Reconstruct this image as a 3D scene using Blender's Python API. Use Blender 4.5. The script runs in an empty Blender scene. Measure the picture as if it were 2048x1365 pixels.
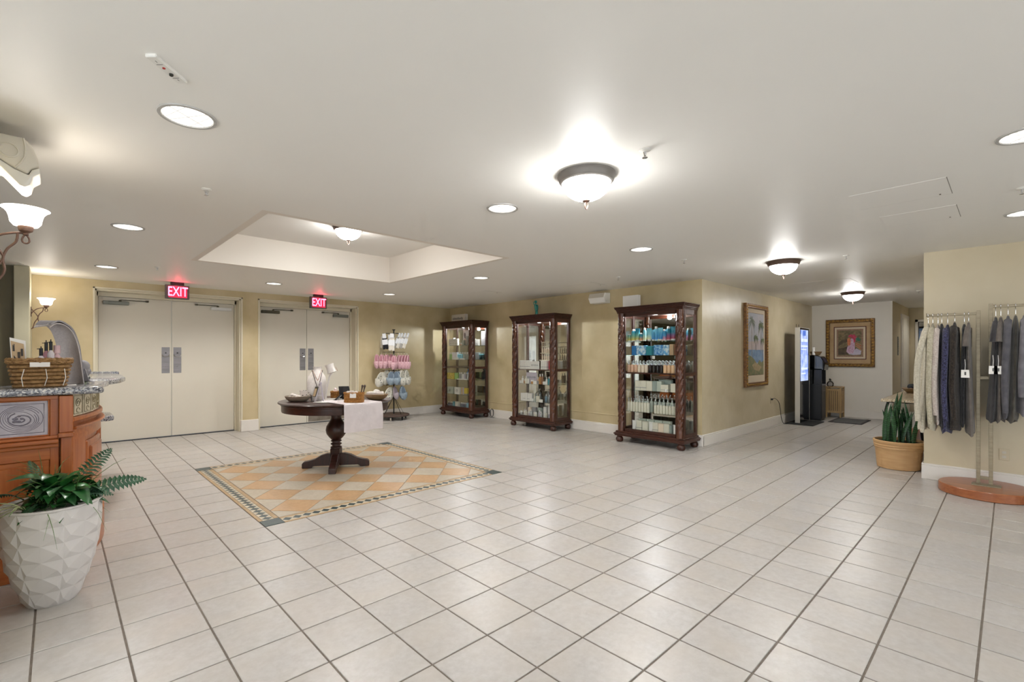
import bpy, bmesh, math, random
from math import sin, cos, pi, radians, sqrt, atan2, floor
from mathutils import Vector, Matrix
random.seed(7)
S = bpy.context.scene
COL = S.collection

# ------------------------------------------------------------------ camera, world, exposure
T = 0.32                                   # floor tile pitch (m)
F_PX, CX, CY, YAW = 951.45, 986.9, 710.4, 0.7440
CAM = Vector((-4.756 * T, -6.3014 * T, 4.1936 * T))
cd = bpy.data.cameras.new('camera')
cd.sensor_fit = 'HORIZONTAL'; cd.sensor_width = 36.0
cd.lens = F_PX / 2048.0 * 36.0
cd.shift_x = (1024.0 - CX) / 2048.0
cd.shift_y = (CY - 682.5) / 2048.0
cd.clip_start = 0.05; cd.clip_end = 60
cam = bpy.data.objects.new('camera', cd); COL.objects.link(cam)
cam.location = CAM
cam.rotation_euler = (pi / 2, 0, -YAW)
S.camera = cam
S.view_settings.view_transform = 'Standard'
S.view_settings.look = 'None'
S.view_settings.gamma = 1.0
S.view_settings.use_curve_mapping = False
S.view_settings.exposure = EXPOSURE = 0.0
S.cycles.max_bounces = 6
S.cycles.diffuse_bounces = 4
S.cycles.glossy_bounces = 3
S.cycles.transmission_bounces = 2
S.cycles.transparent_max_bounces = 12
S.cycles.use_adaptive_sampling = True
S.cycles.adaptive_threshold = 0.09
S.cycles.adaptive_min_samples = 12
S.cycles.caustics_reflective = False
S.cycles.caustics_refractive = False
S.cycles.sample_clamp_indirect = 4.0
S.cycles.use_denoising = True

world = bpy.data.worlds.new('world'); S.world = world
world.use_nodes = True
world.node_tree.nodes['Background'].inputs[0].default_value = (0.80, 0.90, 1.0, 1)
world.node_tree.nodes['Background'].inputs[1].default_value = 1.0

# light strengths (W)
P_CAN, P_SCONCE, P_UNSEEN_WINDOW, P_CAB = 82.0, 3.6, 85.0, 34.0
P_DOMES = dict(near=32.0, mid=22.0, hall=26.0, tray=34.0, left=17.0)
COL_DOME, COL_CAN, COL_SCONCE = (1.0, 0.985, 0.96), (1.0, 0.975, 0.93), (1.0, 0.92, 0.82)

H = 2.45                                   # ceiling height

# added daylight: unseen rear window, and a left window that brightens the walls
def area_light(name, loc, rot, sx, sy, power, color):
    l = bpy.data.lights.new(name, 'AREA'); l.shape = 'RECTANGLE'; l.size = sx; l.size_y = sy
    l.energy = power; l.color = color
    o = bpy.data.objects.new(name, l); COL.objects.link(o); o.location = loc; o.rotation_euler = rot
    return o
area_light('added_daylight', (0.9, -6.42, 1.25), (pi / 2, 0, 0), 4.6, 2.0, P_UNSEEN_WINDOW, (0.90, 0.95, 1.0))
area_light('added_daylight', (-4.93, -2.6, 1.25), (pi / 2, 0, -pi / 2), 5.6, 2.0, 132.0, (0.90, 0.95, 1.0))  # added fill panel, set just inside the unseen left window

# ------------------------------------------------------------------ helpers
def srgb(h):
    if isinstance(h, str):
        v = [int(h[i:i + 2], 16) / 255 for i in (0, 2, 4)]
        return tuple(c / 12.92 if c <= 0.04045 else ((c + 0.055) / 1.055) ** 2.4 for c in v)
    return tuple(h)

class MB:
    """collects shapes and links them as ONE mesh object"""
    def __init__(s): s.v = []; s.f = []
    def add(s, vs, fs):
        b = len(s.v); s.v += [tuple(p) for p in vs]; s.f += [tuple(i + b for i in f) for f in fs]; return s
    def box(s, x0, x1, y0, y1, z0, z1):
        return s.add([(x0, y0, z0), (x1, y0, z0), (x1, y1, z0), (x0, y1, z0), (x0, y0, z1), (x1, y0, z1), (x1, y1, z1), (x0, y1, z1)],
                     [(0, 3, 2, 1), (4, 5, 6, 7), (0, 1, 5, 4), (1, 2, 6, 5), (2, 3, 7, 6), (3, 0, 4, 7)])
    def lathe(s, prof, c=(0, 0, 0), n=24, sx=1, sy=1, fn=None):
        vs = []; fs = []; m = len(prof)
        for k, (r, z) in enumerate(prof):
            for i in range(n):
                a = 2 * pi * i / n
                rr = fn(r, z, a) if fn else r
                vs.append((c[0] + rr * cos(a) * sx, c[1] + rr * sin(a) * sy, c[2] + z))
        for k in range(m - 1):
            for i in range(n):
                j = (i + 1) % n
                fs.append((k * n + i, k * n + j, (k + 1) * n + j, (k + 1) * n + i))
        if prof[0][0] > 1e-6: fs.append(tuple(reversed(range(n))))
        if prof[-1][0] > 1e-6: fs.append(tuple(range((m - 1) * n, m * n)))
        return s.add(vs, fs)
    def cyl(s, c, r, z0, z1, n=20): return s.lathe([(r, z0), (r, z1)], c, n)
    def tube(s, pts, r, n=8, caps=True, flat=1.0):
        pts = [Vector(p) for p in pts]; m = len(pts)
        rs = r if isinstance(r, (list, tuple)) else [r] * m
        tang = []
        for i in range(m):
            t = pts[min(i + 1, m - 1)] - pts[max(i - 1, 0)]
            tang.append(t.normalized() if t.length > 1e-9 else Vector((0, 0, 1)))
        up = Vector((0, 0, 1)) if abs(tang[0].z) < 0.9 else Vector((1, 0, 0))
        nv = (up - tang[0] * up.dot(tang[0])).normalized()
        vs = []; fs = []
        for i in range(m):
            nv = (nv - tang[i] * nv.dot(tang[i]))
            nv = nv.normalized() if nv.length > 1e-6 else Vector((1, 0, 0))
            bv = tang[i].cross(nv)
            for k in range(n):
                a = 2 * pi * k / n
                vs.append(pts[i] + nv * (cos(a) * rs[i]) + bv * (sin(a) * rs[i] * flat))
        for i in range(m - 1):
            for k in range(n):
                j = (k + 1) % n
                fs.append((i * n + k, i * n + j, (i + 1) * n + j, (i + 1) * n + k))
        if caps:
            fs.append(tuple(reversed(range(n)))); fs.append(tuple(range((m - 1) * n, m * n)))
        return s.add(vs, fs)
    def ext(s, poly, vec):
        """extrude a planar 3-D polygon along vec"""
        n = len(poly); q = [Vector(p) for p in poly]; d = Vector(vec)
        vs = q + [p + d for p in q]
        fs = [tuple(reversed(range(n))), tuple(range(n, 2 * n))]
        fs += [(i, (i + 1) % n, n + (i + 1) % n, n + i) for i in range(n)]
        return s.add(vs, fs)
    def prism(s, poly, z0, z1): return s.ext([(x, y, z0) for x, y in poly], (0, 0, z1 - z0))
    def bar(s, p0, p1, w, h):
        p0 = Vector(p0); p1 = Vector(p1); t = (p1 - p0).normalized()
        up = Vector((0, 0, 1)) if abs(t.z) < 0.95 else Vector((0, 1, 0))
        a = t.cross(up).normalized() * w / 2; b = t.cross(a).normalized() * h / 2
        return s.ext([p0 - a - b, p0 + a - b, p0 + a + b, p0 - a + b], p1 - p0)
    def grid(s, rows, closed=False):
        n = len(rows[0]); vs = [p for r in rows for p in r]; fs = []
        for i in range(len(rows) - 1):
            for k in range(n if closed else n - 1):
                j = (k + 1) % n
                fs.append((i * n + k, i * n + j, (i + 1) * n + j, (i + 1) * n + k))
        return s.add(vs, fs)
    def loft(s, rows, caps=True):
        n = len(rows[0]); b = len(s.v); s.grid(rows, True)
        if caps:
            s.f.append(tuple(b + i for i in reversed(range(n)))); s.f.append(tuple(b + (len(rows) - 1) * n + i for i in range(n)))
        return s
    def ell(s, c, rx, ry, rz, n=14, m=8):
        prof = [(max(1e-7, sin(pi * k / m)), -cos(pi * k / m) * rz) for k in range(m + 1)]
        prof[0] = (0.0001, -rz); prof[-1] = (0.0001, rz)
        return s.lathe(prof, c, n, rx, ry)
    def xf(s, M):
        s.v = [tuple(M @ Vector(p)) for p in s.v]; return s
    def mesh(s, name, mat, smooth=False, bevel=0, solid=0, segs=1):
        me = bpy.data.meshes.new(name)
        me.from_pydata([tuple(p) for p in s.v], [], s.f)
        if bevel or solid:
            bm = bmesh.new(); bm.from_mesh(me)
            if solid:
                bmesh.ops.solidify(bm, geom=bm.faces[:], thickness=solid)
            if bevel:
                bmesh.ops.recalc_face_normals(bm, faces=bm.faces[:])
                es = [e for e in bm.edges if len(e.link_faces) == 2 and e.calc_face_angle(0) > 0.6]
                bmesh.ops.bevel(bm, geom=es, offset=bevel, segments=segs, affect='EDGES', profile=0.5, clamp_overlap=True)
            bm.to_mesh(me); bm.free()
        else:
            bm = bmesh.new(); bm.from_mesh(me); bmesh.ops.recalc_face_normals(bm, faces=bm.faces[:]); bm.to_mesh(me); bm.free()
        if mat: me.materials.append(MAT[mat] if isinstance(mat, str) else mat)
        if smooth:
            me.shade_smooth(); me.set_sharp_from_angle(angle=radians(38))
        me.update()
        return me
    def build(s, name, mat, parent=None, smooth=False, bevel=0, solid=0, segs=1, loc=None):
        return link(name, s.mesh(name, mat, smooth, bevel, solid, segs), parent, loc)

def link(name, me, parent=None, loc=None, rz=0):
    o = bpy.data.objects.new(name, me); COL.objects.link(o)
    if parent: o.parent = parent
    if loc: o.location = loc
    if rz: o.rotation_euler = (0, 0, rz)
    return o
def tag(o, label=None, cat=None, group=None, kind=None):
    if label: o['label'] = label
    if cat: o['category'] = cat
    if group: o['group'] = group
    if kind: o['kind'] = kind
    return o
def thing(name, label, cat, loc=(0, 0, 0), rz=0, group=None):
    o = link(name, None, None, loc, rz)
    return tag(o, label, cat, group)
def struct(o): o['kind'] = 'structure'; return o
def copy_tree(o, loc=None, rz=None, label=None, group=None, parent=None):
    c = o.copy(); COL.objects.link(c)
    if parent: c.parent = parent
    if loc is not None: c.location = loc
    if rz is not None: c.rotation_euler = (0, 0, rz)
    if label: c['label'] = label
    if group: c['group'] = group
    for ch in KIDS.get(o.name, []) or [k for k in COL.objects if k.parent == o]:
        copy_tree(ch, parent=c)
    return c
KIDS = {}
def smoothpath(pts, k=6):
    """Catmull-Rom through the points"""
    P = [Vector(p) for p in pts]; out = []
    for i in range(len(P) - 1):
        a = P[max(i - 1, 0)]; b = P[i]; c = P[i + 1]; d = P[min(i + 2, len(P) - 1)]
        for j in range(k):
            t = j / k
            out.append(0.5 * ((2 * b) + (c - a) * t + (2 * a - 5 * b + 4 * c - d) * t * t + (3 * b - a - 3 * c + d) * t ** 3))
    out.append(P[-1]); return out
def text_mesh(txt, size, mat, name='lettering', extrude=0.0008, align='CENTER', bold=0.0):
    cu = bpy.data.curves.new(name, 'FONT'); cu.body = txt; cu.size = size; cu.extrude = extrude
    cu.align_x = align; cu.align_y = 'CENTER'; cu.offset = bold; cu.resolution_u = 3
    o = bpy.data.objects.new(name, cu); COL.objects.link(o)
    dg = bpy.context.evaluated_depsgraph_get()
    me = bpy.data.meshes.new_from_object(o.evaluated_get(dg))
    bpy.data.objects.remove(o); bpy.data.curves.remove(cu)
    me.materials.clear(); me.materials.append(MAT[mat])
    return me
def place_mesh(name, me, M, parent=None):
    """link a mesh after baking the transform M into it"""
    me.transform(M); return link(name, me, parent)

# ------------------------------------------------------------------ materials
MAT = {}
def nt(name):
    m = bpy.data.materials.new(name); m.use_nodes = True; MAT[name] = m
    N = m.node_tree.nodes; L = m.node_tree.links
    return m, N, L, N['Principled BSDF']
def mat(name, col, rough=0.5, metal=0.0, noise=None, bump=None, emit=None, estr=0.0, spec=0.5, coat=0.0, stretch=(1, 1, 1), sheen=0.0, coord='Object', trans=0.0, alpha=1.0):
    m, N, L, B = nt(name)
    c = srgb(col)
    B.inputs['Base Color'].default_value = (*c, 1)
    B.inputs['Roughness'].default_value = rough
    B.inputs['Metallic'].default_value = metal
    B.inputs['Specular IOR Level'].default_value = spec
    B.inputs['Coat Weight'].default_value = coat
    B.inputs['Coat Roughness'].default_value = 0.12
    if sheen: B.inputs['Sheen Weight'].default_value = sheen
    if trans: B.inputs['Transmission Weight'].default_value = trans
    if emit:
        B.inputs['Emission Color'].default_value = (*srgb(emit), 1); B.inputs['Emission Strength'].default_value = estr
    if noise or bump:
        tc = N.new('ShaderNodeTexCoord'); mp = N.new('ShaderNodeMapping'); mp.inputs['Scale'].default_value = stretch
        L.new(tc.outputs[coord], mp.inputs[0])
    if noise:
        sc, c2, lo, hi = noise
        nz = N.new('ShaderNodeTexNoise'); nz.inputs['Scale'].default_value = sc; nz.inputs['Detail'].default_value = 3
        L.new(mp.outputs[0], nz.inputs['Vector'])
        rp = N.new('ShaderNodeValToRGB'); rp.color_ramp.elements[0].position = lo; rp.color_ramp.elements[1].position = hi
        rp.color_ramp.elements[0].color = (*c, 1); rp.color_ramp.elements[1].color = (*srgb(c2), 1)
        L.new(nz.outputs['Fac'], rp.inputs[0]); L.new(rp.outputs[0], B.inputs['Base Color'])
    if bump:
        sc, st = bump
        bz = N.new('ShaderNodeTexNoise'); bz.inputs['Scale'].default_value = sc; bz.inputs['Detail'].default_value = 1.5
        L.new(mp.outputs[0], bz.inputs['Vector'])
        bp = N.new('ShaderNodeBump'); bp.inputs['Strength'].default_value = st; bp.inputs['Distance'].default_value = 0.01
        L.new(bz.outputs['Fac'], bp.inputs['Height']); L.new(bp.outputs[0], B.inputs['Normal'])
    return m
def glass(name, tint=(1, 1, 1), rough=0.02, refl=1.0):
    m, N, L, B = nt(name); N.remove(B)
    tr = N.new('ShaderNodeBsdfTransparent'); tr.inputs[0].default_value = (*tint, 1)
    gl = N.new('ShaderNodeBsdfGlossy'); gl.inputs['Roughness'].default_value = rough
    fr = N.new('ShaderNodeFresnel'); fr.inputs[0].default_value = 1.45
    mu = N.new('ShaderNodeMath'); mu.operation = 'MULTIPLY'; mu.inputs[1].default_value = refl
    mx = N.new('ShaderNodeMixShader')
    L.new(fr.outputs[0], mu.inputs[0]); L.new(mu.outputs[0], mx.inputs[0]); L.new(tr.outputs[0], mx.inputs[1]); L.new(gl.outputs[0], mx.inputs[2])
    L.new(mx.outputs[0], N['Material Output'].inputs[0])
    return m
def tile_mat(name, c1, c2, c3, rough=0.32):
    """ceramic tile: every tile a slightly different tone, fine mottling"""
    m, N, L, B = nt(name)
    ge = N.new('ShaderNodeNewGeometry')
    dv = N.new('ShaderNodeVectorMath'); dv.operation = 'SCALE'; dv.inputs['Scale'].default_value = 1 / T
    fl = N.new('ShaderNodeVectorMath'); fl.operation = 'FLOOR'
    L.new(ge.outputs['Position'], dv.inputs[0]); L.new(dv.outputs[0], fl.inputs[0])
    sx = N.new('ShaderNodeSeparateXYZ'); L.new(fl.outputs[0], sx.inputs[0])
    cb = N.new('ShaderNodeCombineXYZ'); L.new(sx.outputs[0], cb.inputs[0]); L.new(sx.outputs[1], cb.inputs[1])
    wn = N.new('ShaderNodeTexWhiteNoise'); wn.noise_dimensions = '3D'; L.new(cb.outputs[0], wn.inputs['Vector'])
    n1 = N.new('ShaderNodeTexNoise'); n1.inputs['Scale'].default_value = 26; n1.inputs['Detail'].default_value = 3; n1.inputs['Roughness'].default_value = .65
    n2 = N.new('ShaderNodeTexNoise'); n2.inputs['Scale'].default_value = 5; n2.inputs['Detail'].default_value = 2
    av = N.new('ShaderNodeVectorMath'); av.operation = 'MULTIPLY_ADD'; av.inputs[1].default_value = (3.1, 3.1, 3.1)
    L.new(wn.outputs['Color'], av.inputs[0]); L.new(ge.outputs['Position'], av.inputs[2])
    L.new(av.outputs[0], n1.inputs['Vector']); L.new(av.outputs[0], n2.inputs['Vector'])
    r1 = N.new('ShaderNodeValToRGB'); e = r1.color_ramp.elements; e[0].position = .32; e[1].position = .68
    e[0].color = (*srgb(c2), 1); e[1].color = (*srgb(c1), 1); L.new(n1.outputs['Fac'], r1.inputs[0])
    r2 = N.new('ShaderNodeValToRGB'); e = r2.color_ramp.elements; e[0].position = .35; e[1].position = .75
    e[0].color = (0, 0, 0, 1); e[1].color = (.55, .55, .55, 1); L.new(n2.outputs['Fac'], r2.inputs[0])
    mx = N.new('ShaderNodeMix'); mx.data_type = 'RGBA'; L.new(r2.outputs[0], mx.inputs[0]); L.new(r1.outputs[0], mx.inputs[6]); mx.inputs[7].default_value = (*srgb(c3), 1)
    hs = N.new('ShaderNodeHueSaturation'); mr = N.new('ShaderNodeMapRange'); mr.inputs[3].default_value = .95; mr.inputs[4].default_value = 1.04
    L.new(wn.outputs['Value'], mr.inputs[0]); L.new(mr.outputs[0], hs.inputs['Value']); L.new(mx.outputs[2], hs.inputs['Color'])
    L.new(hs.outputs[0], B.inputs['Base Color'])
    B.inputs['Roughness'].default_value = rough
    bp = N.new('ShaderNodeBump'); bp.inputs['Strength'].default_value = .06; bp.inputs['Distance'].default_value = .004
    L.new(n1.outputs['Fac'], bp.inputs['Height']); L.new(bp.outputs[0], B.inputs['Normal'])
    return m
def granite_mat(name, cols, scale=120, rough=0.12):
    m, N, L, B = nt(name)
    tc = N.new('ShaderNodeTexCoord')
    v = N.new('ShaderNodeTexVoronoi'); v.inputs['Scale'].default_value = scale; L.new(tc.outputs['Object'], v.inputs['Vector'])
    nz = N.new('ShaderNodeTexNoise'); nz.inputs['Scale'].default_value = scale * .5; nz.inputs['Detail'].default_value = 6; L.new(tc.outputs['Object'], nz.inputs['Vector'])
    sp = N.new('ShaderNodeSeparateColor'); L.new(v.outputs['Color'], sp.inputs[0])
    ad = N.new('ShaderNodeMath'); ad.operation = 'MULTIPLY_ADD'; ad.inputs[1].default_value = .55; L.new(sp.outputs[0], ad.inputs[0])
    mu = N.new('ShaderNodeMath'); mu.operation = 'MULTIPLY'; mu.inputs[1].default_value = .5; L.new(nz.outputs['Fac'], mu.inputs[0]); L.new(mu.outputs[0], ad.inputs[2])
    rp = N.new('ShaderNodeValToRGB'); rp.color_ramp.interpolation = 'LINEAR'
    el = rp.color_ramp.elements; el[0].position = .2; el[1].position = .8
    el[0].color = (*srgb(cols[0]), 1); el[1].color = (*srgb(cols[-1]), 1)
    for i, c in enumerate(cols[1:-1]):
        q = el.new(.2 + .6 * (i + 1) / (len(cols) - 1)); q.color = (*srgb(c), 1)
    L.new(ad.outputs[0], rp.inputs[0]); L.new(rp.outputs[0], B.inputs['Base Color']); B.inputs['Roughness'].default_value = rough
    return m
def wood(name, c1, c2, rough=0.3, axis='z', scale=3.0, coat=0.2):
    m, N, L, B = nt(name)
    tc = N.new('ShaderNodeTexCoord'); mp = N.new('ShaderNodeMapping')
    st = {'x': (1, 14, 14), 'y': (14, 1, 14), 'z': (14, 14, 1)}[axis]
    mp.inputs['Scale'].default_value = st; L.new(tc.outputs['Object'], mp.inputs[0])
    nz = N.new('ShaderNodeTexNoise'); nz.inputs['Scale'].default_value = scale; nz.inputs['Detail'].default_value = 6; nz.inputs['Distortion'].default_value = .6
    L.new(mp.outputs[0], nz.inputs['Vector'])
    rp = N.new('ShaderNodeValToRGB'); e = rp.color_ramp.elements; e[0].position = .3; e[1].position = .72
    e[0].color = (*srgb(c1), 1); e[1].color = (*srgb(c2), 1)
    L.new(nz.outputs['Fac'], rp.inputs[0]); L.new(rp.outputs[0], B.inputs['Base Color'])
    B.inputs['Roughness'].default_value = rough; B.inputs['Coat Weight'].default_value = coat; B.inputs['Coat Roughness'].default_value = .15
    return m
def banded(name, c1, c2, scale, axis='Z', rough=.5, dist=3.0):
    m, N, L, B = nt(name)
    tc = N.new('ShaderNodeTexCoord'); w = N.new('ShaderNodeTexWave'); w.wave_type = 'BANDS'; w.bands_direction = axis
    w.inputs['Scale'].default_value = scale; w.inputs['Distortion'].default_value = dist; w.inputs['Detail'].default_value = 3; w.inputs['Detail Scale'].default_value = 2
    L.new(tc.outputs['Object'], w.inputs['Vector'])
    rp = N.new('ShaderNodeValToRGB'); e = rp.color_ramp.elements; e[0].position = .3; e[1].position = .8
    e[0].color = (*srgb(c1), 1); e[1].color = (*srgb(c2), 1)
    L.new(w.outputs['Color'], rp.inputs[0]); L.new(rp.outputs[0], B.inputs['Base Color']); B.inputs['Roughness'].default_value = rough
    return m
def gradz(name, stops, zmax, rough=.35):
    """printed tube: colour runs along the height of the pack"""
    m, N, L, B = nt(name)
    tc = N.new('ShaderNodeTexCoord'); sp = N.new('ShaderNodeSeparateXYZ'); L.new(tc.outputs['Object'], sp.inputs[0])
    mu = N.new('ShaderNodeMath'); mu.operation = 'MULTIPLY'; mu.inputs[1].default_value = 1 / zmax; L.new(sp.outputs[2], mu.inputs[0])
    rp = N.new('ShaderNodeValToRGB'); e = rp.color_ramp.elements
    e[0].position = stops[0][0]; e[0].color = (*srgb(stops[0][1]), 1); e[1].position = stops[-1][0]; e[1].color = (*srgb(stops[-1][1]), 1)
    for p, c in stops[1:-1]:
        q = e.new(p); q.color = (*srgb(c), 1)
    L.new(mu.outputs[0], rp.inputs[0]); L.new(rp.outputs[0], B.inputs['Base Color']); B.inputs['Roughness'].default_value = rough
    return m

# setting
mat('ceiling_paint', 'f1efea', .46, bump=(3.0, .16), stretch=(1, .25, 1), spec=.22)
mat('tray_paint', 'e9e2d8', .6)
mat('wall_plaster', 'bcab83', .42, noise=(2.6, 'cdbd98', .3, .7), bump=(9, .25), spec=.5)
mat('wall_plaster_right', 'c9bc9e', .5, noise=(2.2, 'd2c6ab', .3, .7), bump=(9, .2))
mat('wall_hall', 'c2b596', .34, noise=(3.2, 'cdc1a6', .3, .7), bump=(10, .3), spec=.55)
mat('wall_end', 'e4dfd6', .55, noise=(2.5, 'e0dbd1', .3, .7), bump=(14, .12))
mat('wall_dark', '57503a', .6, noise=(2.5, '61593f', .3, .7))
mat('pier_paint', 'b4ae94', .5, noise=(3, 'bcb69c', .3, .7), bump=(9, .2))
mat('white_trim', 'e4dfd8', .42)
mat('door_paint', 'dad4c6', .42, noise=(1.5, 'd6d0c2', .3, .7))
mat('jamb_paint', 'd8d0ba', .42)
mat('grout', '6f655c', .8, noise=(30, '82786e', .3, .7))
tile_mat('tile', 'bebbb8', 'b1ada9', 'bcb4aa')
tile_mat('medallion_cream', 'c1b9ab', 'b0a695', 'baaf9d')
tile_mat('medallion_orange', 'c3a27a', 'b59068', 'be9a74')
mat('border_tan', 'b89c78', .5, noise=(12, 'a88c68', .3, .7))
mat('border_cream', 'd2c8b4', .45, noise=(20, 'bdb29d', .3, .7))
mat('border_dark', '2f4044', .35, noise=(20, '3d4d4e', .3, .7))
# common
mat('white_plastic', 'e8e6e0', .4)
mat('beige_plastic', 'cfc8ba', .45)
mat('black_plastic', '101014', .35)
mat('black_gloss', '08080c', .08, spec=.6)
mat('black_metal', '17181a', .4, metal=.4)
mat('dark_rubber', '1b1c1e', .75, noise=(40, '26282a', .3, .7))
mat('steel', '8f8c8e', .42, metal=.75, noise=(6, '7d7a7c', .35, .65), stretch=(1, 1, 20))
mat('steel_worn', '9c948a', .45, metal=.6, noise=(7, '7d7468', .3, .7))
mat('chrome', 'd8d8da', .12, metal=1.0)
mat('closer_grey', '75776f', .4, metal=.3)
mat('closer_white', 'd8d9d8', .4)
mat('closer_bronze', '4a4638', .45, metal=.5)
mat('bronze', '7a5f52', .45, metal=.35, noise=(20, '6a5046', .3, .7))
mat('bronze_dark', '5a463c', .45, metal=.35)
mat('rim_grey', '8a8580', .5, metal=.3)
glass('clear_glass', (.985, .99, .985), .01, .32)
glass('shelf_glass', (.92, .97, .95), .02, .5)
glass('acrylic', (.96, .97, .98), .02, .9)
mat('mirror', 'd0d0ca', .03, metal=1.0)
wood('cab_wood', '2e140c', '482214', .38, 'z', 2.2, .12)
wood('cab_wood_h', '2e140c', '4a2415', .38, 'y', 2.2, .12)
wood('cab_carved', '2e150c', '62341a', .34, 'z', 3.0, .25)
wood('table_wood', '241009', '3e1c12', .40, 'x', 2.5, .15)
wood('table_wood_v', '220f09', '3a1a11', .42, 'z', 2.5, .12)
wood('desk_wood', 'a05526', 'bb6f38', .34, 'x', 2.2, .2)
wood('desk_wood_v', '9c5124', 'b76b36', .34, 'z', 2.2, .2)
wood('rack_wood', '8a4c2a', 'a8663c', .35, 'y', 2.5, .3)
wood('hamper_wood', 'a08258', 'b89a6c', .5, 'z', 2.5, .0)
wood('bowl_wood', '7d6243', '9a7d58', .5, 'x', 3, .0)
wood('base_wood', '4a3a34', '5e4a42', .55, 'x', 3, .0)
granite_mat('granite_grey', ['2a2a30', '6d6f78', '9fa0a6', 'd4d2cc'], 130)
granite_mat('granite_beige', ['7a6a52', 'b09c7e', 'c8b698', 'ddd0ba'], 110, .25)
mat('relief_stone', 'c0bbc2', .6, noise=(16, 'aea9b2', .3, .7), bump=(60, .25)); mat('relief_groove', '807b86', .7, noise=(16, '6d6872', .3, .7)); mat('relief_groove_cream', '94886a', .7)
mat('relief_cream', 'd8cfb8', .6, noise=(18, 'c8bda2', .3, .7), bump=(60, .25))
mat('emergency_body', 'd5cfc2', .45)
mat('lamp_off_lens', 'e2dfd8', .25)
# ------------------------------------------------------------------ the room shell
XW, YD, YH, XE, XF = 5.42, 7.08, 1.03, 11.1, 13.4        # cabinet/right wall, door wall, hall wall, hall end, far corridor wall
def wallpoly(name, poly, m, z0=0.0, z1=H):
    return struct(MB().prism(poly, z0, z1).build(name, m))
floor_o = struct(MB().box(-5.0, 16.0, -6.6, 7.6, -0.12, -0.004).build('floor', 'grout'))

# floor tiles: the largest 300 in view are pieces of their own, the rest one field
TG = 0.0045
tile_me = MB().add([(-T/2+TG, -T/2+TG, -.008), (T/2-TG, -T/2+TG, -.008), (T/2-TG, T/2-TG, -.008), (-T/2+TG, T/2-TG, -.008),
                    (-T/2+TG, -T/2+TG, -.0015), (T/2-TG, -T/2+TG, -.0015), (T/2-TG, T/2-TG, -.0015), (-T/2+TG, T/2-TG, -.0015),
                    (-T/2+TG+.002, -T/2+TG+.002, 0), (T/2-TG-.002, -T/2+TG+.002, 0), (T/2-TG-.002, T/2-TG-.002, 0), (-T/2+TG+.002, T/2-TG-.002, 0)],
                   [(0, 3, 2, 1), (0, 1, 5, 4), (1, 2, 6, 5), (2, 3, 7, 6), (3, 0, 4, 7), (4, 5, 9, 8), (5, 6, 10, 9), (6, 7, 11, 10), (7, 4, 8, 11), (8, 9, 10, 11)]).mesh('tile', 'tile')
def in_room(x, y):
    if -4.9 < x < XW + .1 and -6.5 < y < 7.3: return not (x < -1.9 and y > 6.4)
    return XW < x < 15.6 and -1.5 < y < 1.15 and not (x > 11.3 and y > -.2)
cells = []
for i in range(-16, 49):
    for j in range(-21, 24):
        x, y = (i + .5) * T, (j + .5) * T
        if not in_room(x, y): continue
        if -1 <= i < 7 and 6 <= j < 14: continue
        d = Vector((x, y, 0)) - CAM
        z = d.x * sin(YAW) + d.y * cos(YAW); u = d.x * cos(YAW) - d.y * sin(YAW)
        vis = False
        if z > .3:
            px = CX + F_PX * u / z; py = CY + F_PX * CAM.z / z
            vis = -60 < px < 2110 and py < 1440 and not (px < 200 and z > 3.0)
        cells.append((z if vis else 1e6 + i + j * .01, x, y))
cells.sort()
for z, x, y in cells[:300]: link('tile', tile_me, floor_o, (x, y, 0))
fld = MB(); base_v = [tuple(v.co) for v in tile_me.vertices]; base_f = [tuple(p.vertices) for p in tile_me.polygons]
for z, x, y in cells[300:]: fld.add([(a + x, b + y, c) for a, b, c in base_v], base_f)
tag(fld.build('tile_field', 'tile', floor_o), kind='stuff')

# inlaid medallion
MX0, MX1, MY0, MY1 = -T, 7 * T, 6 * T, 14 * T
BW = .155
def clip(poly, x0, x1, y0, y1):
    def cut(P, f, g):
        out = []
        for k in range(len(P)):
            a, b = P[k - 1], P[k]; fa, fb = f(a), f(b)
            if fb >= 0:
                if fa < 0: out.append(g(a, b, fa, fb))
                out.append(b)
            elif fa >= 0: out.append(g(a, b, fa, fb))
        return out
    lerp = lambda a, b, fa, fb: (a[0] + (b[0] - a[0]) * fa / (fa - fb), a[1] + (b[1] - a[1]) * fa / (fa - fb))
    for f in (lambda p: p[0] - x0, lambda p: x1 - p[0], lambda p: p[1] - y0, lambda p: y1 - p[1]):
        if poly: poly = cut(poly, f, lerp)
    return poly
fx0, fx1, fy0, fy1 = MX0 + BW, MX1 - BW, MY0 + BW, MY1 - BW
dg = (fx1 - fx0) / 5
for k in range(0, 11):
    for q in range(-5, 6):
        cx_, cy_ = fx0 + (k + q) / 2 * dg, fy0 + (k - q) / 2 * dg
        hd = dg / 2 - .003
        p = clip([(cx_ - hd, cy_), (cx_, cy_ - hd), (cx_ + hd, cy_), (cx_, cy_ + hd)], fx0 + .003, fx1 - .003, fy0 + .003, fy1 - .003)
        if len(p) < 3: continue
        ar = abs(sum(p[i - 1][0] * p[i][1] - p[i][0] * p[i - 1][1] for i in range(len(p)))) / 2
        if ar < .001: continue
        MB().prism(p, -.008, 0).build('medallion_tile', 'medallion_orange' if (k + q) % 2 else 'medallion_cream', floor_o)
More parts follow.
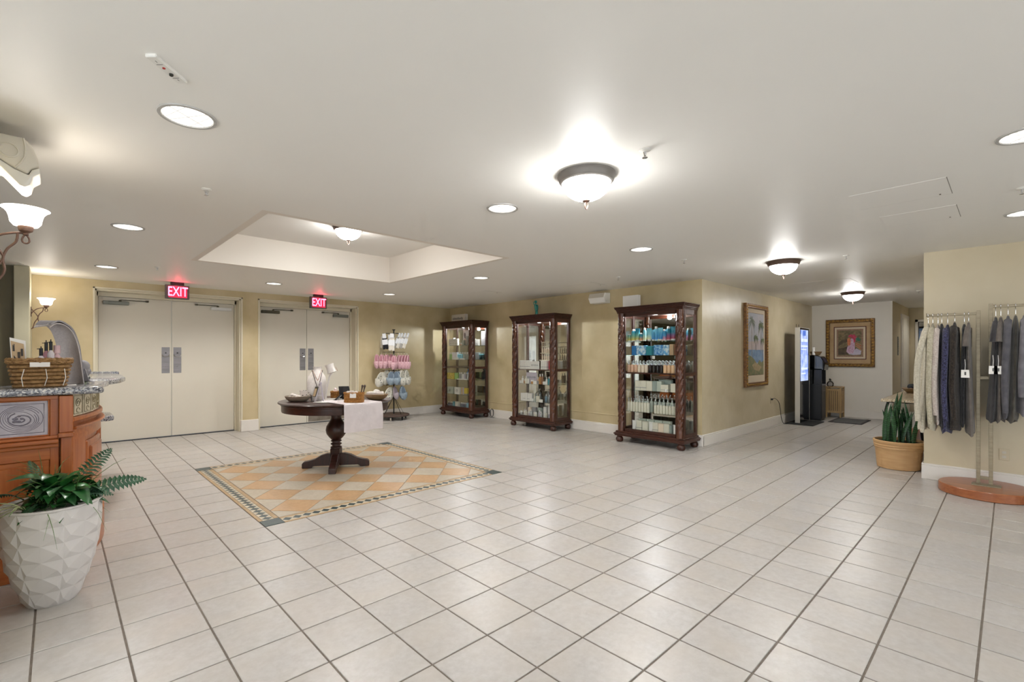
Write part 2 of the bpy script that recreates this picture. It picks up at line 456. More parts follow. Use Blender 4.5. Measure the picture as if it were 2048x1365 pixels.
for a, b, m, nm in ((.003, .028, 'border_tan', 'outer_border_strip'), (.031, .117, 'border_cream', 'mosaic_border_strip'), (.120, BW - .003, 'border_tan', 'inner_border_strip')):
    for s in range(4):
        c0 = BW
        q = MB()
        if s == 0: q.box(MX0 + c0, MX1 - c0, MY0 + a, MY0 + b, -.008, 0)
        if s == 1: q.box(MX0 + c0, MX1 - c0, MY1 - b, MY1 - a, -.008, 0)
        if s == 2: q.box(MX0 + a, MX0 + b, MY0 + c0, MY1 - c0, -.008, 0)
        if s == 3: q.box(MX1 - b, MX1 - a, MY0 + c0, MY1 - c0, -.008, 0)
        q.build(nm, m, floor_o)
for x in (MX0, MX1 - BW):
    for y in (MY0, MY1 - BW):
        MB().box(x + .004, x + BW - .004, y + .004, y + BW - .004, -.008, .0004).build('corner_tile', 'border_dark', floor_o)
step = (MX1 - MX0 - 2 * BW) / 28
dme = MB().prism([(-step * .49, 0), (0, -.041), (step * .49, 0), (0, .041)], -.006, .0006).mesh('border_diamond', 'border_dark')
for k in range(28):
    u = BW + (k + .5) * step
    link('border_diamond', dme, floor_o, (MX0 + u, MY0 + .074, 0)); link('border_diamond', dme, floor_o, (MX0 + u, MY1 - .074, 0))
    link('border_diamond', dme, floor_o, (MX0 + .074, MY0 + u, 0), pi / 2); link('border_diamond', dme, floor_o, (MX1 - .074, MY0 + u, 0), pi / 2)

# ceiling with its raised tray
TX0, TX1, TY0, TY1, TZ = -.30, 2.24, 1.91, 4.42, 2.83
cl = MB()
cl.box(-5.0, 16.0, -6.6, TY0 - .06, H, H + .1); cl.box(-5.0, 16.0, TY1 + .06, 7.6, H, H + .1)
cl.box(-5.0, TX0 - .06, TY0 - .06, TY1 + .06, H, H + .1); cl.box(TX1 + .06, 16.0, TY0 - .06, TY1 + .06, H, H + .1)
ceil_o = struct(cl.build('ceiling', 'ceiling_paint'))
MB().box(TX0 - .06, TX1 + .06, TY0 - .06, TY1 + .06, TZ, TZ + .06).build('tray_panel', 'ceiling_paint', ceil_o)
for a in ((TX0 - .06, TX0, TY0 - .06, TY1 + .06), (TX1, TX1 + .06, TY0 - .06, TY1 + .06), (TX0, TX1, TY0 - .06, TY0), (TX0, TX1, TY1, TY1 + .06)):
    MB().box(*a, H, TZ).build('tray_side', 'tray_paint', ceil_o)

# walls
D1, D2, DZ = (-1.12, .885), (1.137, 3.07), 2.345
w = MB()
for a, b in ((-1.9, D1[0]), (D1[1], D2[0]), (D2[1], 5.6)): w.box(a, b, YD, YD + .45, 0, H)
for a, b in (D1, D2): w.box(a, b, YD, YD + .45, DZ, H)
struct(w.build('wall_back', 'wall_plaster'))
wallpoly('wall_cabinet_side', [(XW, YH), (XW + .18, YH + .18), (XW + .18, YD), (XW, YD)], 'wall_plaster')
wallpoly('wall_hall_left', [(XW, YH), (XE, YH), (XE, YH + .18), (XW + .18, YH + .18)], 'wall_hall')
wallpoly('wall_hall_end', [(XE, -.38), (XE, YH + .18), (XE + .15, YH + .18), (XE + .15, -.23)], 'wall_end')
wallpoly('wall_corridor_left', [(XE, -.38), (XE + .15, -.23), (XF, -.23), (XF, -.38)], 'wall_plaster_right')
w = MB().box(XF, XF + .12, -.55, -.23, 0, H).box(XF, XF + .12, -1.32, -.55, 2.12, H).box(XF, XF + .12, -1.56, -1.32, 0, H)
struct(w.build('wall_corridor_end', 'wall_plaster_right'))
wallpoly('wall_corridor_room', [(15.3, -2.2), (15.3, .4), (15.4, .4), (15.4, -2.2)], 'tray_paint')
struct(MB().box(XF + .12, 15.3, .3, .4, 0, H).box(XF + .12, 15.3, -2.2, -2.1, 0, H).build('wall_corridor_room_side', 'tray_paint'))
wallpoly('wall_hall_right', [(XW, -1.38), (XW + .18, -1.56), (XF, -1.56), (XF, -1.38)], 'wall_plaster_right')
wallpoly('wall_right', [(XW, -1.38), (XW, -6.5), (XW + .18, -6.5), (XW + .18, -1.56)], 'wall_plaster_right')
w = MB().box(-5.0, -1.4, -6.65, -6.5, 0, H).box(3.2, 5.6, -6.65, -6.5, 0, H).box(-1.4, 3.2, -6.65, -6.5, 0, .25).box(-1.4, 3.2, -6.65, -6.5, 2.25, H)
struct(w.build('wall_front', 'wall_plaster'))
struct(MB().box(-5.15, -5.0, -6.65, -5.4, 0, H).box(-5.15, -5.0, .2, 6.5, 0, H).box(-5.15, -5.0, -5.4, .2, 0, .25).box(-5.15, -5.0, -5.4, .2, 2.25, H).build('wall_left', 'wall_plaster'))
wn = struct(MB().box(-5.10, -5.092, -5.4, .2, .25, 2.25).build('added_window_left', 'clear_glass'))  # unseen window, added to brighten the cabinet wall and hallway end
fr = MB()
for y in (-5.4, -3.53, -1.66, .14): fr.box(-5.13, -5.03, y, y + .06, .25, 2.25)
fr.box(-5.13, -5.03, -5.4, .2, .25, .31).box(-5.13, -5.03, -5.4, .2, 2.19, 2.25)
fr.build('unseen_window_frame', 'white_trim', wn)
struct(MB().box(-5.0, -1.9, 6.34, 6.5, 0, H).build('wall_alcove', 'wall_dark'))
struct(MB().box(-1.9, -1.76, 6.26, YD, 0, H).build('wall_pier_far', 'pier_paint', bevel=.006))
struct(MB().box(-2.35, -1.78, .85, 1.42, 0, H).build('wall_pier_near', 'pier_paint', bevel=.006))
# unseen window wall behind the photographer, added for cool foreground daylight
wn = struct(MB().box(-1.4, 3.2, -6.60, -6.592, .25, 2.25).build('unseen_window_rear', 'clear_glass'))
fr = MB()
for x in (-1.4, .11, 1.64, 3.14): fr.box(x, x + .06, -6.63, -6.53, .25, 2.25)
fr.box(-1.4, 3.2, -6.63, -6.53, .25, .31).box(-1.4, 3.2, -6.63, -6.53, 2.19, 2.25)
fr.build('unseen_window_frame', 'white_trim', wn)

# baseboards
BH, BT = .17, .018
def baseboard(name, segs):
    b = MB()
    for x0, x1, y0, y1 in segs:
        b.box(x0, x1, y0, y1, 0, BH - .02)
        c = .006
        b.box(x0 + (c if x1 - x0 < .05 else 0), x1 - 0, y0 + (c if y1 - y0 < .05 else 0), y1, BH - .02, BH)
    struct(b.build(name, 'white_trim', bevel=.004))
baseboard('baseboard_back', [(-1.76, D1[0] - .02, YD - BT, YD + .02), (D2[1] + .02, XW, YD - BT, YD + .02)])
struct(MB().box(D1[1] - .03, D2[0] + .005, YD - .035, YD + .10, 0, .20).build('trim_1', 'white_trim', bevel=.006))
baseboard('baseboard_cabinet_side', [(XW - BT, XW + .02, YH - BT, YD)])
baseboard('baseboard_hall_left', [(XW, XE, YH - BT, YH + .02)])
baseboard('baseboard_hall_end', [(XE - BT, XE + .02, -.38 - BT, YH)])
baseboard('baseboard_corridor', [(XE, XF, -.38 - BT, -.36)])
baseboard('baseboard_right', [(XW - BT, XW + .02, -6.5, -1.38 + BT), (XW, XF, -1.40, -1.38 + BT)])
# thin surface raceway along the cabinet wall
struct(MB().box(XW - .008, XW + .01, 2.3, 6.9, .315, .332).build('trim_2', 'wall_plaster', bevel=.003))

# ------------------------------------------------------------------ double doors
def double_door(name, X0, X1, closers):
    """closers: per leaf (body material)"""
    root = link(name, None, None, ((X0 + X1) / 2, 7.33, 0)); struct(root)
    hw = (X1 - X0) / 2
    fr = MB()                                                  # jambs, stops and head
    for s in (-1, 1):
        a, b = sorted((s * hw, s * (hw - .045))); fr.box(a, b, -.22, .08, 0, DZ)
        a, b = sorted((s * hw, s * (hw - .072))); fr.box(a, b, -.03, .07, 0, DZ)
        a, b = sorted((s * (hw + .0), s * (hw - .025))); fr.box(a, b, -.262, -.2, 0, DZ)
    fr.box(-hw, hw, -.22, .08, DZ - .05, DZ); fr.box(-hw, hw, -.03, .07, DZ - .11, DZ)
    fr.box(-hw, hw, -.262, -.2, DZ - .025, DZ)
    fr.build('door_frame', 'jamb_paint', root, bevel=.003)
    MB().box(-hw + .07, hw - .07, -.02, .06, 0, .008).build('threshold', 'black_metal', root)
    g = hw - .072
    for s, (bm_, am_, ring) in zip((-1, 1), closers):
        x0, x1 = sorted((s * .003, s * (g - .003)))
        lf = MB().box(x0, x1, 0, .045, .014, DZ - .113).build('door_leaf', 'door_paint', root, bevel=.003)
        p0, p1 = sorted((s * .025, s * .135))
        pp = MB().box(p0, p1, -.003, 0.0005, 1.045, 1.468).build('push_plate', 'steel', lf)
        c = (p0 + p1) / 2
        if ring:
            MB().tube([(c + .048 * cos(a), -.012 - .018 * abs(sin(a)), 1.345 + .036 * sin(a)) for a in [pi + pi * k / 14 for k in range(15)]], .006, 8).build('pull_ring', 'chrome', lf, smooth=True)
        MB().lathe([(.010, 0), (.010, .012), (.0001, .014)], n=12).xf(Matrix.Translation((c, -.003, 1.375)) @ Matrix.Rotation(pi / 2, 4, 'X')).build('lock_cylinder', 'black_metal', lf, smooth=True)
        MB().lathe([(.006, 0), (.0001, .004)], n=10).xf(Matrix.Translation((c, -.003, 1.15)) @ Matrix.Rotation(pi / 2, 4, 'X')).build('plate_screw', 'steel_worn', lf)
        # overhead closer
        b0, b1 = sorted((s * (g - .05), s * (g - .37)))
        MB().box(b0, b1, -.06, 0, 2.115, 2.168).build('door_closer', bm_, lf, bevel=.006)
        e = s * (g - .26); t = s * (g - .60) if s < 0 else s * (g - .58)
        MB().cyl((e, -.03, 0), .016, 2.165, 2.192, 12).box(min(e, t), max(e, t), -.045, -.027, 2.185, 2.197).box(t - .018, t + .018, -.05, 0, 2.18, 2.205).build('closer_arm', am_, lf)
    return root
dA = double_door('door_1', *D1, [('closer_grey', 'closer_bronze', True), ('closer_white', 'closer_bronze', True)])
dB = double_door('door_2', *D2, [('closer_bronze', 'closer_bronze', True), ('closer_grey', 'closer_bronze', False)])
kp = [o for o in COL.objects if o.parent == dB and o.name.startswith('door_leaf')][-1]
MB().box(.03, .80, -.003, .0005, .03, .255).build('kick_plate', 'steel_worn', kp)
# corridor door
d3 = link('door_3', None, None, (12.72, -.38, 0)); struct(d3)
MB().box(-.55, .55, -.025, .01, 0, 2.25).build('door_frame', 'white_trim', d3, bevel=.003)
MB().box(-.46, .46, -.032, -.024, .01, 2.16).build('door_leaf', 'door_paint', d3)
struct(MB().box(XF - .02, XF + .14, -.55, -.50, 0, 2.17).box(XF - .02, XF + .14, -1.37, -1.32, 0, 2.17).box(XF - .02, XF + .14, -1.37, -.50, 2.12, 2.17).build('trim_3', 'white_trim'))
# ------------------------------------------------------------------ lamps and ceiling fittings
def emat(name, col, strength, base='f2efe8'):
    return mat(name, base, .4, emit=col, estr=strength)
def bowl_mat(name, col, strength, zr=None):
    """alabaster glass, lit from inside, cloudy"""
    m = mat(name, 'f4efe6', .35, emit=col, estr=strength)
    N = m.node_tree.nodes; L = m.node_tree.links; B = N['Principled BSDF']
    tc = N.new('ShaderNodeTexCoord'); nz = N.new('ShaderNodeTexNoise'); nz.inputs['Scale'].default_value = 22; nz.inputs['Detail'].default_value = 4
    L.new(tc.outputs['Object'], nz.inputs['Vector'])
    mr = N.new('ShaderNodeMapRange'); mr.inputs[3].default_value = .7 * strength; mr.inputs[4].default_value = 1.25 * strength
    L.new(nz.outputs['Fac'], mr.inputs[0])
    if zr:                                  # the bulbs sit low in the bowl: its rim glows less
        sp = N.new('ShaderNodeSeparateXYZ'); L.new(tc.outputs['Object'], sp.inputs[0])
        zm = N.new('ShaderNodeMapRange'); zm.inputs[1].default_value, zm.inputs[2].default_value, zm.inputs[3].default_value, zm.inputs[4].default_value = zr
        L.new(sp.outputs[2], zm.inputs[0])
        mu = N.new('ShaderNodeMath'); mu.operation = 'MULTIPLY'; L.new(mr.outputs[0], mu.inputs[0]); L.new(zm.outputs[0], mu.inputs[1]); L.new(mu.outputs[0], B.inputs['Emission Strength'])
    else: L.new(mr.outputs[0], B.inputs['Emission Strength'])
    return m
A_BOWL = 2 * pi * .145 * .13
for k_, p_ in P_DOMES.items(): bowl_mat('bowl_glow_' + k_, COL_DOME, p_ / (pi * A_BOWL), (-.055, -.115, .18, 1.5))
bowl_mat('shade_glow', COL_SCONCE, 9.0)
emat('lens_glow', (1, .98, .95), .88)
mat('lens_rib', 'b8b6b2', .4, emit=(1, .97, .93), estr=.35)
mat('can_trim', 'b4b2ae', .4)
for q_ in ('lens_glow', 'lens_rib'): MAT[q_].cycles.emission_sampling = 'NONE'

def spot(name, parent, loc, power, color, angle=150, radius=.08):
    l = bpy.data.lights.new(name, 'SPOT'); l.energy = power; l.color = color; l.spot_size = radians(angle); l.spot_blend = .6; l.shadow_soft_size = radius
    o = bpy.data.objects.new(name, l); COL.objects.link(o); o.parent = parent; o.location = loc
    return o
def point(name, parent, loc, power, color, radius=.05):
    l = bpy.data.lights.new(name, 'POINT'); l.energy = power; l.color = color; l.shadow_soft_size = radius
    o = bpy.data.objects.new(name, l); COL.objects.link(o); o.parent = parent; o.location = loc
    return o

# flush dome lights: bronze pan, glass bowl, finial
def dome(loc, label, which, ring=.175):
    t = thing('dome_light', label, 'ceiling light', loc, 0, 'flush dome ceiling lights')
    MB().lathe([(ring, 0), (ring + .002, -.012), (ring - .006, -.020), (ring - .010, -.040), (ring - .018, -.050), (.150, -.054), (.145, -.050), (.145, -.004)], n=40).build('pan', 'rim_grey' if loc[2] < 2.6 and loc[0] < 3 else 'bronze_dark', t, smooth=True)
    MB().lathe([(.145 * cos(a), -.048 - .110 * sin(a)) for a in [k * pi / 2 / 7 for k in range(7)]] + [(.001, -.158)], n=28).build('glass_bowl', 'bowl_glow_' + which, t, smooth=True)
    f = MB().lathe([(.024, -.155), (.026, -.161), (.010, -.167), (.006, -.175)], n=16)
    f.tube([(.014 * sin(a) * (1 + .35 * cos(a)), 0, -.191 + .02 * cos(a)) for a in [2 * pi * k / 16 for k in range(17)]], .0035, 6, caps=False)
    f.build('finial', 'bronze', t, smooth=True)
    return t
dome((.88, -.25, H), 'large flush dome ceiling light nearest the camera, grey metal pan', 'near')
dome((4.81, -.20, H), 'flush dome ceiling light before the hallway entrance, bronze pan', 'mid')
dome((8.85, -.13, H), 'flush dome ceiling light deep in the hallway near the rooster picture', 'hall')
dome((.97, 3.17, TZ), 'flush dome ceiling light inside the raised tray over the round table', 'tray')
dome((-3.1, -.30, H), 'flush dome ceiling light left of the camera, outside the frame', 'left')

# recessed downlights: trim ring, prismatic lens with cross ribs
can_ring = MB().lathe([(.102, .004), (.104, -.006), (.118, -.006), (.121, .001), (.121, .004)], n=40).mesh('trim_ring', 'can_trim', smooth=True)
can_lens = MB().lathe([(.0001, -.001), (.102, -.001)], n=40).mesh('lens', 'lens_glow')
rb = MB()
for a in (.3, .3 + pi / 2): rb.bar((-.10 * cos(a), -.10 * sin(a), -.0025), (.10 * cos(a), .10 * sin(a), -.0025), .0035, .003)
for q in (-.055, .055): rb.bar((q, -.08, -.0025), (q, .08, -.0025), .0025, .003)
can_rib = rb.mesh('lens_rib', 'lens_rib')
can_rim = {}
def can(x, y, label, power=P_CAN):
    t = thing('recessed_light', label, 'ceiling light', (x, y, H), random.uniform(0, 1), 'round recessed ceiling lights')
    link('trim_ring', can_ring, t); link('lens', can_lens, t); link('lens_rib', can_rib, t)
    spot('downlight_beam', t, (0, 0, -.03), power, COL_CAN)
for x, y, lb in ((-1.07, .57, 'large round recessed light at upper left, close to the camera'),
                 (-1.06, 3.15, 'round recessed light left of the ceiling tray, second in its row'),
                 (-1.05, 5.67, 'round recessed light near the left double doors, third in its row'),
                 (.97, 5.72, 'round recessed light between the two exit signs'),
                 (2.96, 5.66, 'round recessed light above the slipper rack corner'),
                 (2.97, 3.13, 'round recessed light right of the ceiling tray, before the teal statue cabinet'),
                 (.96, .58, 'round recessed light left of the largest dome light'),
                 (2.99, .60, 'round recessed light before the tallest-looking right display cabinet'),
                 (4.03, -2.10, 'round recessed light cut by the right edge above the clothes rack'),
                 (2.07, -2.08, 'round recessed light just at the right edge of the frame, upper one')):
    can(x, y, lb, P_CAN if y > 1 or x == 2.99 else P_CAN * .25)
for x, y, q in ((-1.07, -2.1, 'straight above'), (.0, -4.2, 'right behind'), (2.5, -4.2, 'far right behind'), (-3.2, -3.2, 'left behind')): can(x, y, 'round recessed light ' + q + ' the camera, outside the frame', P_CAN * .25)

# sprinkler heads
sp_parts = (MB().lathe([(.030, .002), (.031, -.004), (.022, -.010), (.008, -.011)], n=20).mesh('escutcheon', 'white_plastic', smooth=True),
            MB().cyl((0, 0, 0), .006, -.032, -.008, 8).bar((-.012, 0, -.014), (0, 0, -.040), .004, .004).bar((.012, 0, -.014), (0, 0, -.040), .004, .004).mesh('frame_arms', 'chrome'),
            MB().lathe([(.014, -.040), (.0145, -.043), (.004, -.044)], n=12).mesh('deflector', 'chrome'))
for x, y, lb in ((.82, -.68, 'chrome ceiling sprinkler right behind the largest dome light'), (-.78, 1.62, 'small ceiling sprinkler left, before the ceiling tray'),
                 (-.58, 5.25, 'small ceiling sprinkler near the left exit sign'), (3.85, .55, 'small ceiling sprinkler before the right display cabinet'),
                 (4.95, -.78, 'small ceiling sprinkler right of the bronze dome light'), (9.4, -.95, 'small ceiling sprinkler in the hallway by the far dome light'),
                 (4.35, 1.75, 'tiny ceiling sprinkler above the middle of the cabinet wall'), (3.19, -2.07, 'ceiling sprinkler at the right edge of the frame')):
    t = thing('ceiling_sprinkler', lb, 'sprinkler', (x, y, H), 0, 'ceiling sprinkler heads')
    for n_, me in zip(('escutcheon', 'frame_arms', 'deflector'), sp_parts): link(n_, me, t)

# alarm strip on the ceiling, upper left
t = thing('ceiling_alarm_panel', 'small white ceiling strip with a red dot and a dark lens', 'alarm', (-1.205, .185, H), .80)
MB().box(-.088, .088, -.021, .021, -.012, .002).build('housing', 'white_plastic', t, bevel=.003)
mat('red_lamp', 'a02820', .3); mat('dark_lens', '2a2a22', .15); mat('print_grey', '5a5a58', .6)
MB().lathe([(.006, -.011), (.005, -.015), (.0001, -.017)], (-.018, 0, 0), 14).build('indicator_lamp', 'red_lamp', t, smooth=True)
MB().lathe([(.008, -.011), (.007, -.018), (.0001, -.022)], (.022, 0, 0), 14).build('sensor_lens', 'dark_lens', t, smooth=True)
for x in (-.04, .048): MB().box(x - .001, x + .001, -.012, .012, -.0128, -.0118).build('print_mark', 'print_grey', t)
for x in (-.058, .062): MB().box(x - .005, x + .005, -.001, .001, -.0128, -.0118).build('print_mark', 'print_grey', t)

# access panels in the ceiling
mat('seam_shade', '8f8a82', .7)  # paints the panels' shadow gap as darker strips on two sides
def panel(x0, x1, y0, y1, lb):
    t = thing('access_panel', lb, 'access panel', ((x0 + x1) / 2, (y0 + y1) / 2, H), 0)
    hx, hy = (x1 - x0) / 2, (y1 - y0) / 2
    MB().box(-hx + .004, hx - .004, -hy + .004, hy - .004, -.0015, 0).build('panel_door', 'ceiling_paint', t)
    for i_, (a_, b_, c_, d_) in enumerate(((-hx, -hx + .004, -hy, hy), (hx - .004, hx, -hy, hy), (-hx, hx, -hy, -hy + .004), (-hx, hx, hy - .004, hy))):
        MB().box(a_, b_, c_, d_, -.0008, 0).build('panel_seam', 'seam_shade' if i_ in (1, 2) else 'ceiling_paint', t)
    MB().cyl((hx - .05, -hy + .06, 0), .005, -.007, 0, 8).build('screw', 'steel_worn', t)
panel(2.55, 3.00, -1.75, -1.25, 'square painted access panel in the ceiling, nearest the camera, right side')
panel(3.35, 3.80, -1.75, -1.30, 'painted access panel behind the nearest one, right side of the ceiling')
panel(6.9, 7.5, -.45, .55, 'painted access panel in the hallway ceiling between the dome lights')
panel(3.9, 4.3, 4.1, 4.5, 'small white access panel above the middle display cabinet')
panel(4.45, 4.85, 2.3, 2.75, 'flat ceiling panel above the wall speaker')

# exit signs
mat('exit_housing', '5d5a58', .45, metal=.2); mat('exit_canopy', '14090c', .5)
emat('exit_face', (.75, .02, .08), 1.0, '8a1525'); emat('exit_letters', (1.0, .13, .24), 5.5, 'ff6a80')
def exit_sign(x, lb):
    t = thing('exit_sign', lb, 'exit sign', (x, 6.60, 2.30), 0, 'red exit signs over the double doors')
    MB().box(-.155, .155, -.026, .026, -.105, .105).build('housing', 'exit_housing', t, bevel=.004)
    MB().box(-.085, .085, -.032, .032, .105, .15).build('mounting_canopy', 'exit_canopy', t)
    MB().box(-.115, .125, -.0275, -.025, -.085, .088).build('sign_face', 'exit_face', t)
    me = text_mesh('EXIT', .205, 'exit_letters', extrude=.001, bold=.002)
    place_mesh('lettering', me, Matrix.Translation((.004, -.030, -.0)) @ Matrix.Rotation(pi / 2, 4, 'X') @ Matrix.Diagonal((.62, .98, 1, 1)), t)
    l = point('sign_glow', t, (0, -.09, .06), .7, (1, .05, .08), .03)
for q_ in ('exit_face', 'exit_letters'): MAT[q_].cycles.emission_sampling = 'NONE'
exit_sign(-.155, 'lit red EXIT sign over the left double doors')
exit_sign(2.03, 'lit red EXIT sign over the right double doors')

# wall sconces with scrolled arms and flared glass shades (plate on the wall behind, -x)
def sconce(loc, lb, rz=0):
    t = thing('wall_sconce', lb, 'wall lamp', loc, rz, 'scroll-arm wall sconces')
    # local: shade axis at x=0, wall at x=-.15
    prof = [(.020, 0), (.046, .004), (.058, .02), (.062, .045), (.068, .065), (.080, .080), (.092, .088), (.089, .091), (.074, .083), (.062, .066), (.056, .045), (.050, .024), (.015, .008)]
    MB().lathe(prof, (0, 0, -.03), 36).build('glass_shade', 'shade_glow', t, smooth=True)
    MB().lathe([(.004, -.075), (.012, -.07), (.010, -.062), (.026, -.052), (.030, -.036), (.030, -.028), (.02, -.024)], n=20).build('cup', 'bronze', t, smooth=True)
    MB().tube([(.013 * sin(a) * (1 - .3 * cos(a)), 0, -.092 + .021 * cos(a)) for a in [2 * pi * k / 18 for k in range(19)]], .004, 6, caps=False).build('loop_finial', 'bronze', t, smooth=True)
    MB().tube(smoothpath([(0, 0, -.062), (-.04, 0, -.066), (-.09, 0, -.085), (-.125, 0, -.12), (-.142, 0, -.15)]), .0055, 8).build('arm', 'bronze', t, smooth=True)
    MB().tube(smoothpath([(-.028, 0, -.064), (-.035, 0, -.11), (-.065, 0, -.15), (-.080, 0, -.20), (-.075, 0, -.26), (-.10, 0, -.31), (-.142, 0, -.35)]), .0055, 8).build('scroll', 'bronze', t, smooth=True)
    MB().tube(smoothpath([(-.142, 0, -.085), (-.12, 0, -.12), (-.090, 0, -.165), (-.080, 0, -.20), (-.11, 0, -.26), (-.125, 0, -.32), (-.142, 0, -.35)]), .0055, 8).build('scroll', 'bronze', t, smooth=True)
    MB().box(-.152, -.140, -.022, .022, -.19, -.06).build('wall_plate', 'bronze_dark', t, bevel=.003)
    pl_ = point('sconce_bulb', t, (0, 0, .075), P_SCONCE, COL_SCONCE, .05); pl_.data.specular_factor = .15
sconce((-1.632, 1.33, 2.015), 'bronze scroll sconce with frosted shade at the left edge, close to the camera')
sconce((-1.612, 6.62, 2.03), 'small far bronze sconce on the wall beside the left double doors')

# two-head emergency light on the near pier
t = thing('emergency_light', 'beige emergency light unit cut off at the upper left edge', 'emergency light', (-1.78, 1.31, 2.27))
ep = lambda q: [(.063 + x * .00171, -.11, (335 - y) * .0024) for x, y in q]
MB().ext(ep([(-37, 285), (45, 285), (56, 290), (68, 303), (77, 322), (80, 338), (62, 346), (57, 357), (30, 350), (0, 336), (-37, 336)]), (0, .22, 0)).build('lamp_housing', 'emergency_body', t, smooth=True, bevel=.012, segs=3)
MB().ext(ep([(-37, 337), (0, 337), (30, 351), (58, 358.5), (64, 347), (81, 340), (82, 352), (66, 362), (61, 378), (50, 385), (40, 382), (0, 349), (-37, 349)]), (0, .20, 0)).build('lamp_diffuser', 'lamp_off_lens', t, smooth=True, bevel=.006, segs=2)
MB().lathe([(.036, 0), (.036, .006), (.031, .009), (.029, .004), (.0001, .004)], n=28).xf(Matrix.Translation((.095, -.108, .045)) @ Matrix.Rotation(pi / 2, 4, 'X')).build('lamp_ring', 'emergency_body', t, smooth=True)
MB().tube([(.063 + x * .00171, -.112, (335 - y) * .0024) for x, y in ((48, 287), (52, 305), (50, 325), (40, 340), (30, 349))], .004, 6).build('housing_seam', 'emergency_body', t, smooth=True)

# corridor lamp beyond the hallway corner
t = thing('recessed_light', 'recessed light in the far corridor past the hallway end', 'ceiling light', (12.6, -1.05, H), 0, 'round recessed ceiling lights')
link('trim_ring', can_ring, t); link('lens', can_lens, t); spot('downlight_beam', t, (0, 0, -.03), 20, COL_CAN)
t = thing('recessed_light', 'recessed light in the bright room at the end of the corridor', 'ceiling light', (14.3, -.8, H), 0, 'round recessed ceiling lights')
link('trim_ring', can_ring, t); link('lens', can_lens, t); spot('downlight_beam', t, (0, 0, -.03), 40, (.9, .95, 1))
# ------------------------------------------------------------------ reception desk, left
FY = 1.98                                                     # plane of the straight front
def arc_pt(a, r=1.65): return (-2.91 + r * cos(radians(a)), 2.77 + r * sin(radians(a)))
def arc_band(a0, a1, r0, r1, z0, z1, n=8):
    o = [arc_pt(a0 + (a1 - a0) * k / n, r1) for k in range(n + 1)] + [arc_pt(a1 + (a0 - a1) * k / n, r0) for k in range(n + 1)]
    return MB().prism(o, z0, z1)
ox, oy = -2.2, 2.6
desk = thing('reception_desk', 'wooden reception desk with stone relief tiles at the left edge', 'desk', (ox, oy, 0))
OFF = Matrix.Translation((-ox, -oy, 0))
def dpart(name, mb, m, parent=None, **k):
    return mb.xf(OFF).build(name, m, parent or desk, **k)
XL, XP0, XP1 = -2.75, -1.507, -1.440
dpart('carcass', MB().box(XL, XP1, FY + .04, FY + .30, .02, 1.09), 'desk_wood')
dpart('plinth', MB().box(XL, XP0 - .005, FY - .035, FY + .05, 0, .17), 'desk_wood', bevel=.004)
dpart('plinth_moulding', MB().box(XL, XP0 - .005, FY - .050, FY + .05, .17, .20).box(XL, XP0 - .005, FY - .038, FY + .05, .20, .225), 'desk_wood', bevel=.008, segs=2)
dpart('rail_moulding', MB().box(XL, XP0, FY - .028, FY + .05, .775, .80).box(XL, XP0, FY - .045, FY + .05, .80, .825).box(XL, XP0, FY - .02, FY + .05, .825, .845), 'desk_wood', bevel=.007, segs=2)
# stiles and rails around the relief tiles and lower panels
for a, b in ((-1.548, XP0), (-1.835, -1.80), (-2.125, -2.09)):
    dpart('stile', MB().box(a, b, FY - .0035, FY + .05, .225, 1.09), 'desk_wood_v', bevel=.003)
dpart('top_rail', MB().box(XL, XP0 - .001, FY - .006, FY + .048, 1.068, 1.0915), 'desk_wood', bevel=.003)
dpart('lower_rail', MB().box(XL, XP0 - .001, FY - .001, FY + .049, .70, .774), 'desk_wood', bevel=.003)
dpart('lower_rail', MB().box(XL, XP0 - .001, FY - .001, FY + .049, .226, .28), 'desk_wood', bevel=.003)
for a, b in ((-1.80, -1.548), (-2.09, -1.835)):
    c = (a + b) / 2
    dpart('panel_moulding', MB().box(a, b, FY + .006, FY + .05, .28, .70), 'desk_wood', bevel=.004)
    dpart('raised_panel', MB().ext([(a + .03, FY + .006, .31), (b - .03, FY + .006, .31), (b - .03, FY + .006, .67), (a + .03, FY + .006, .67)], (0, -.012, 0)), 'desk_wood_v', bevel=.009)
    # frame round the tile
    m_ = MB()
    for q in ((a, a + .008, .845, 1.068), (b - .008, b, .845, 1.068), (a, b, .845, .853), (a, b, 1.061, 1.068)):
        m_.box(q[0], q[1], FY + .002, FY + .04, q[2], q[3])
    dpart('tile_frame', m_, 'desk_wood', bevel=.003)
    # relief tile: slab with a raised border and concentric swirls round a shell
    rt = dpart('relief_tile', MB().box(a + .007, b - .007, FY + .010, FY + .04, .852, 1.062), 'relief_stone')
    z0 = .958
    sw = MB()
    sw.tube([(a + .026, FY + .010, .870), (b - .026, FY + .010, .870), (b - .026, FY + .010, 1.045), (a + .026, FY + .010, 1.045), (a + .026, FY + .010, .870)], .0022, 5)
    for q in range(5):
        rx, rz_ = .096 - q * .010, .080 - q * .0085
        sw.tube([(c + rx * cos(t_) - .004 * q * sin(t_), FY + .0105, z0 + rz_ * sin(t_)) for t_ in [2 * pi * k / 40 + q * .4 for k in range(36 if q % 2 else 41)]], .0018, 5)
    spr = [(c + (.052 - .0026 * k * .6) * cos(k * .42 + 2) * 1.15, FY + .0098, z0 - .004 + (.044 - .0022 * k * .6) * sin(k * .42 + 2)) for k in range(30)]
    sw.tube(spr, [.0035] * 30, 6)
    for k in range(7): sw.ell((c - .03 + .011 * (k % 4), FY + .0102, z0 - .014 + .016 * (k // 3)), .009, .004, .007, 8, 5)
    sw.xf(OFF).build('swirl_relief', 'relief_groove', rt, smooth=True)
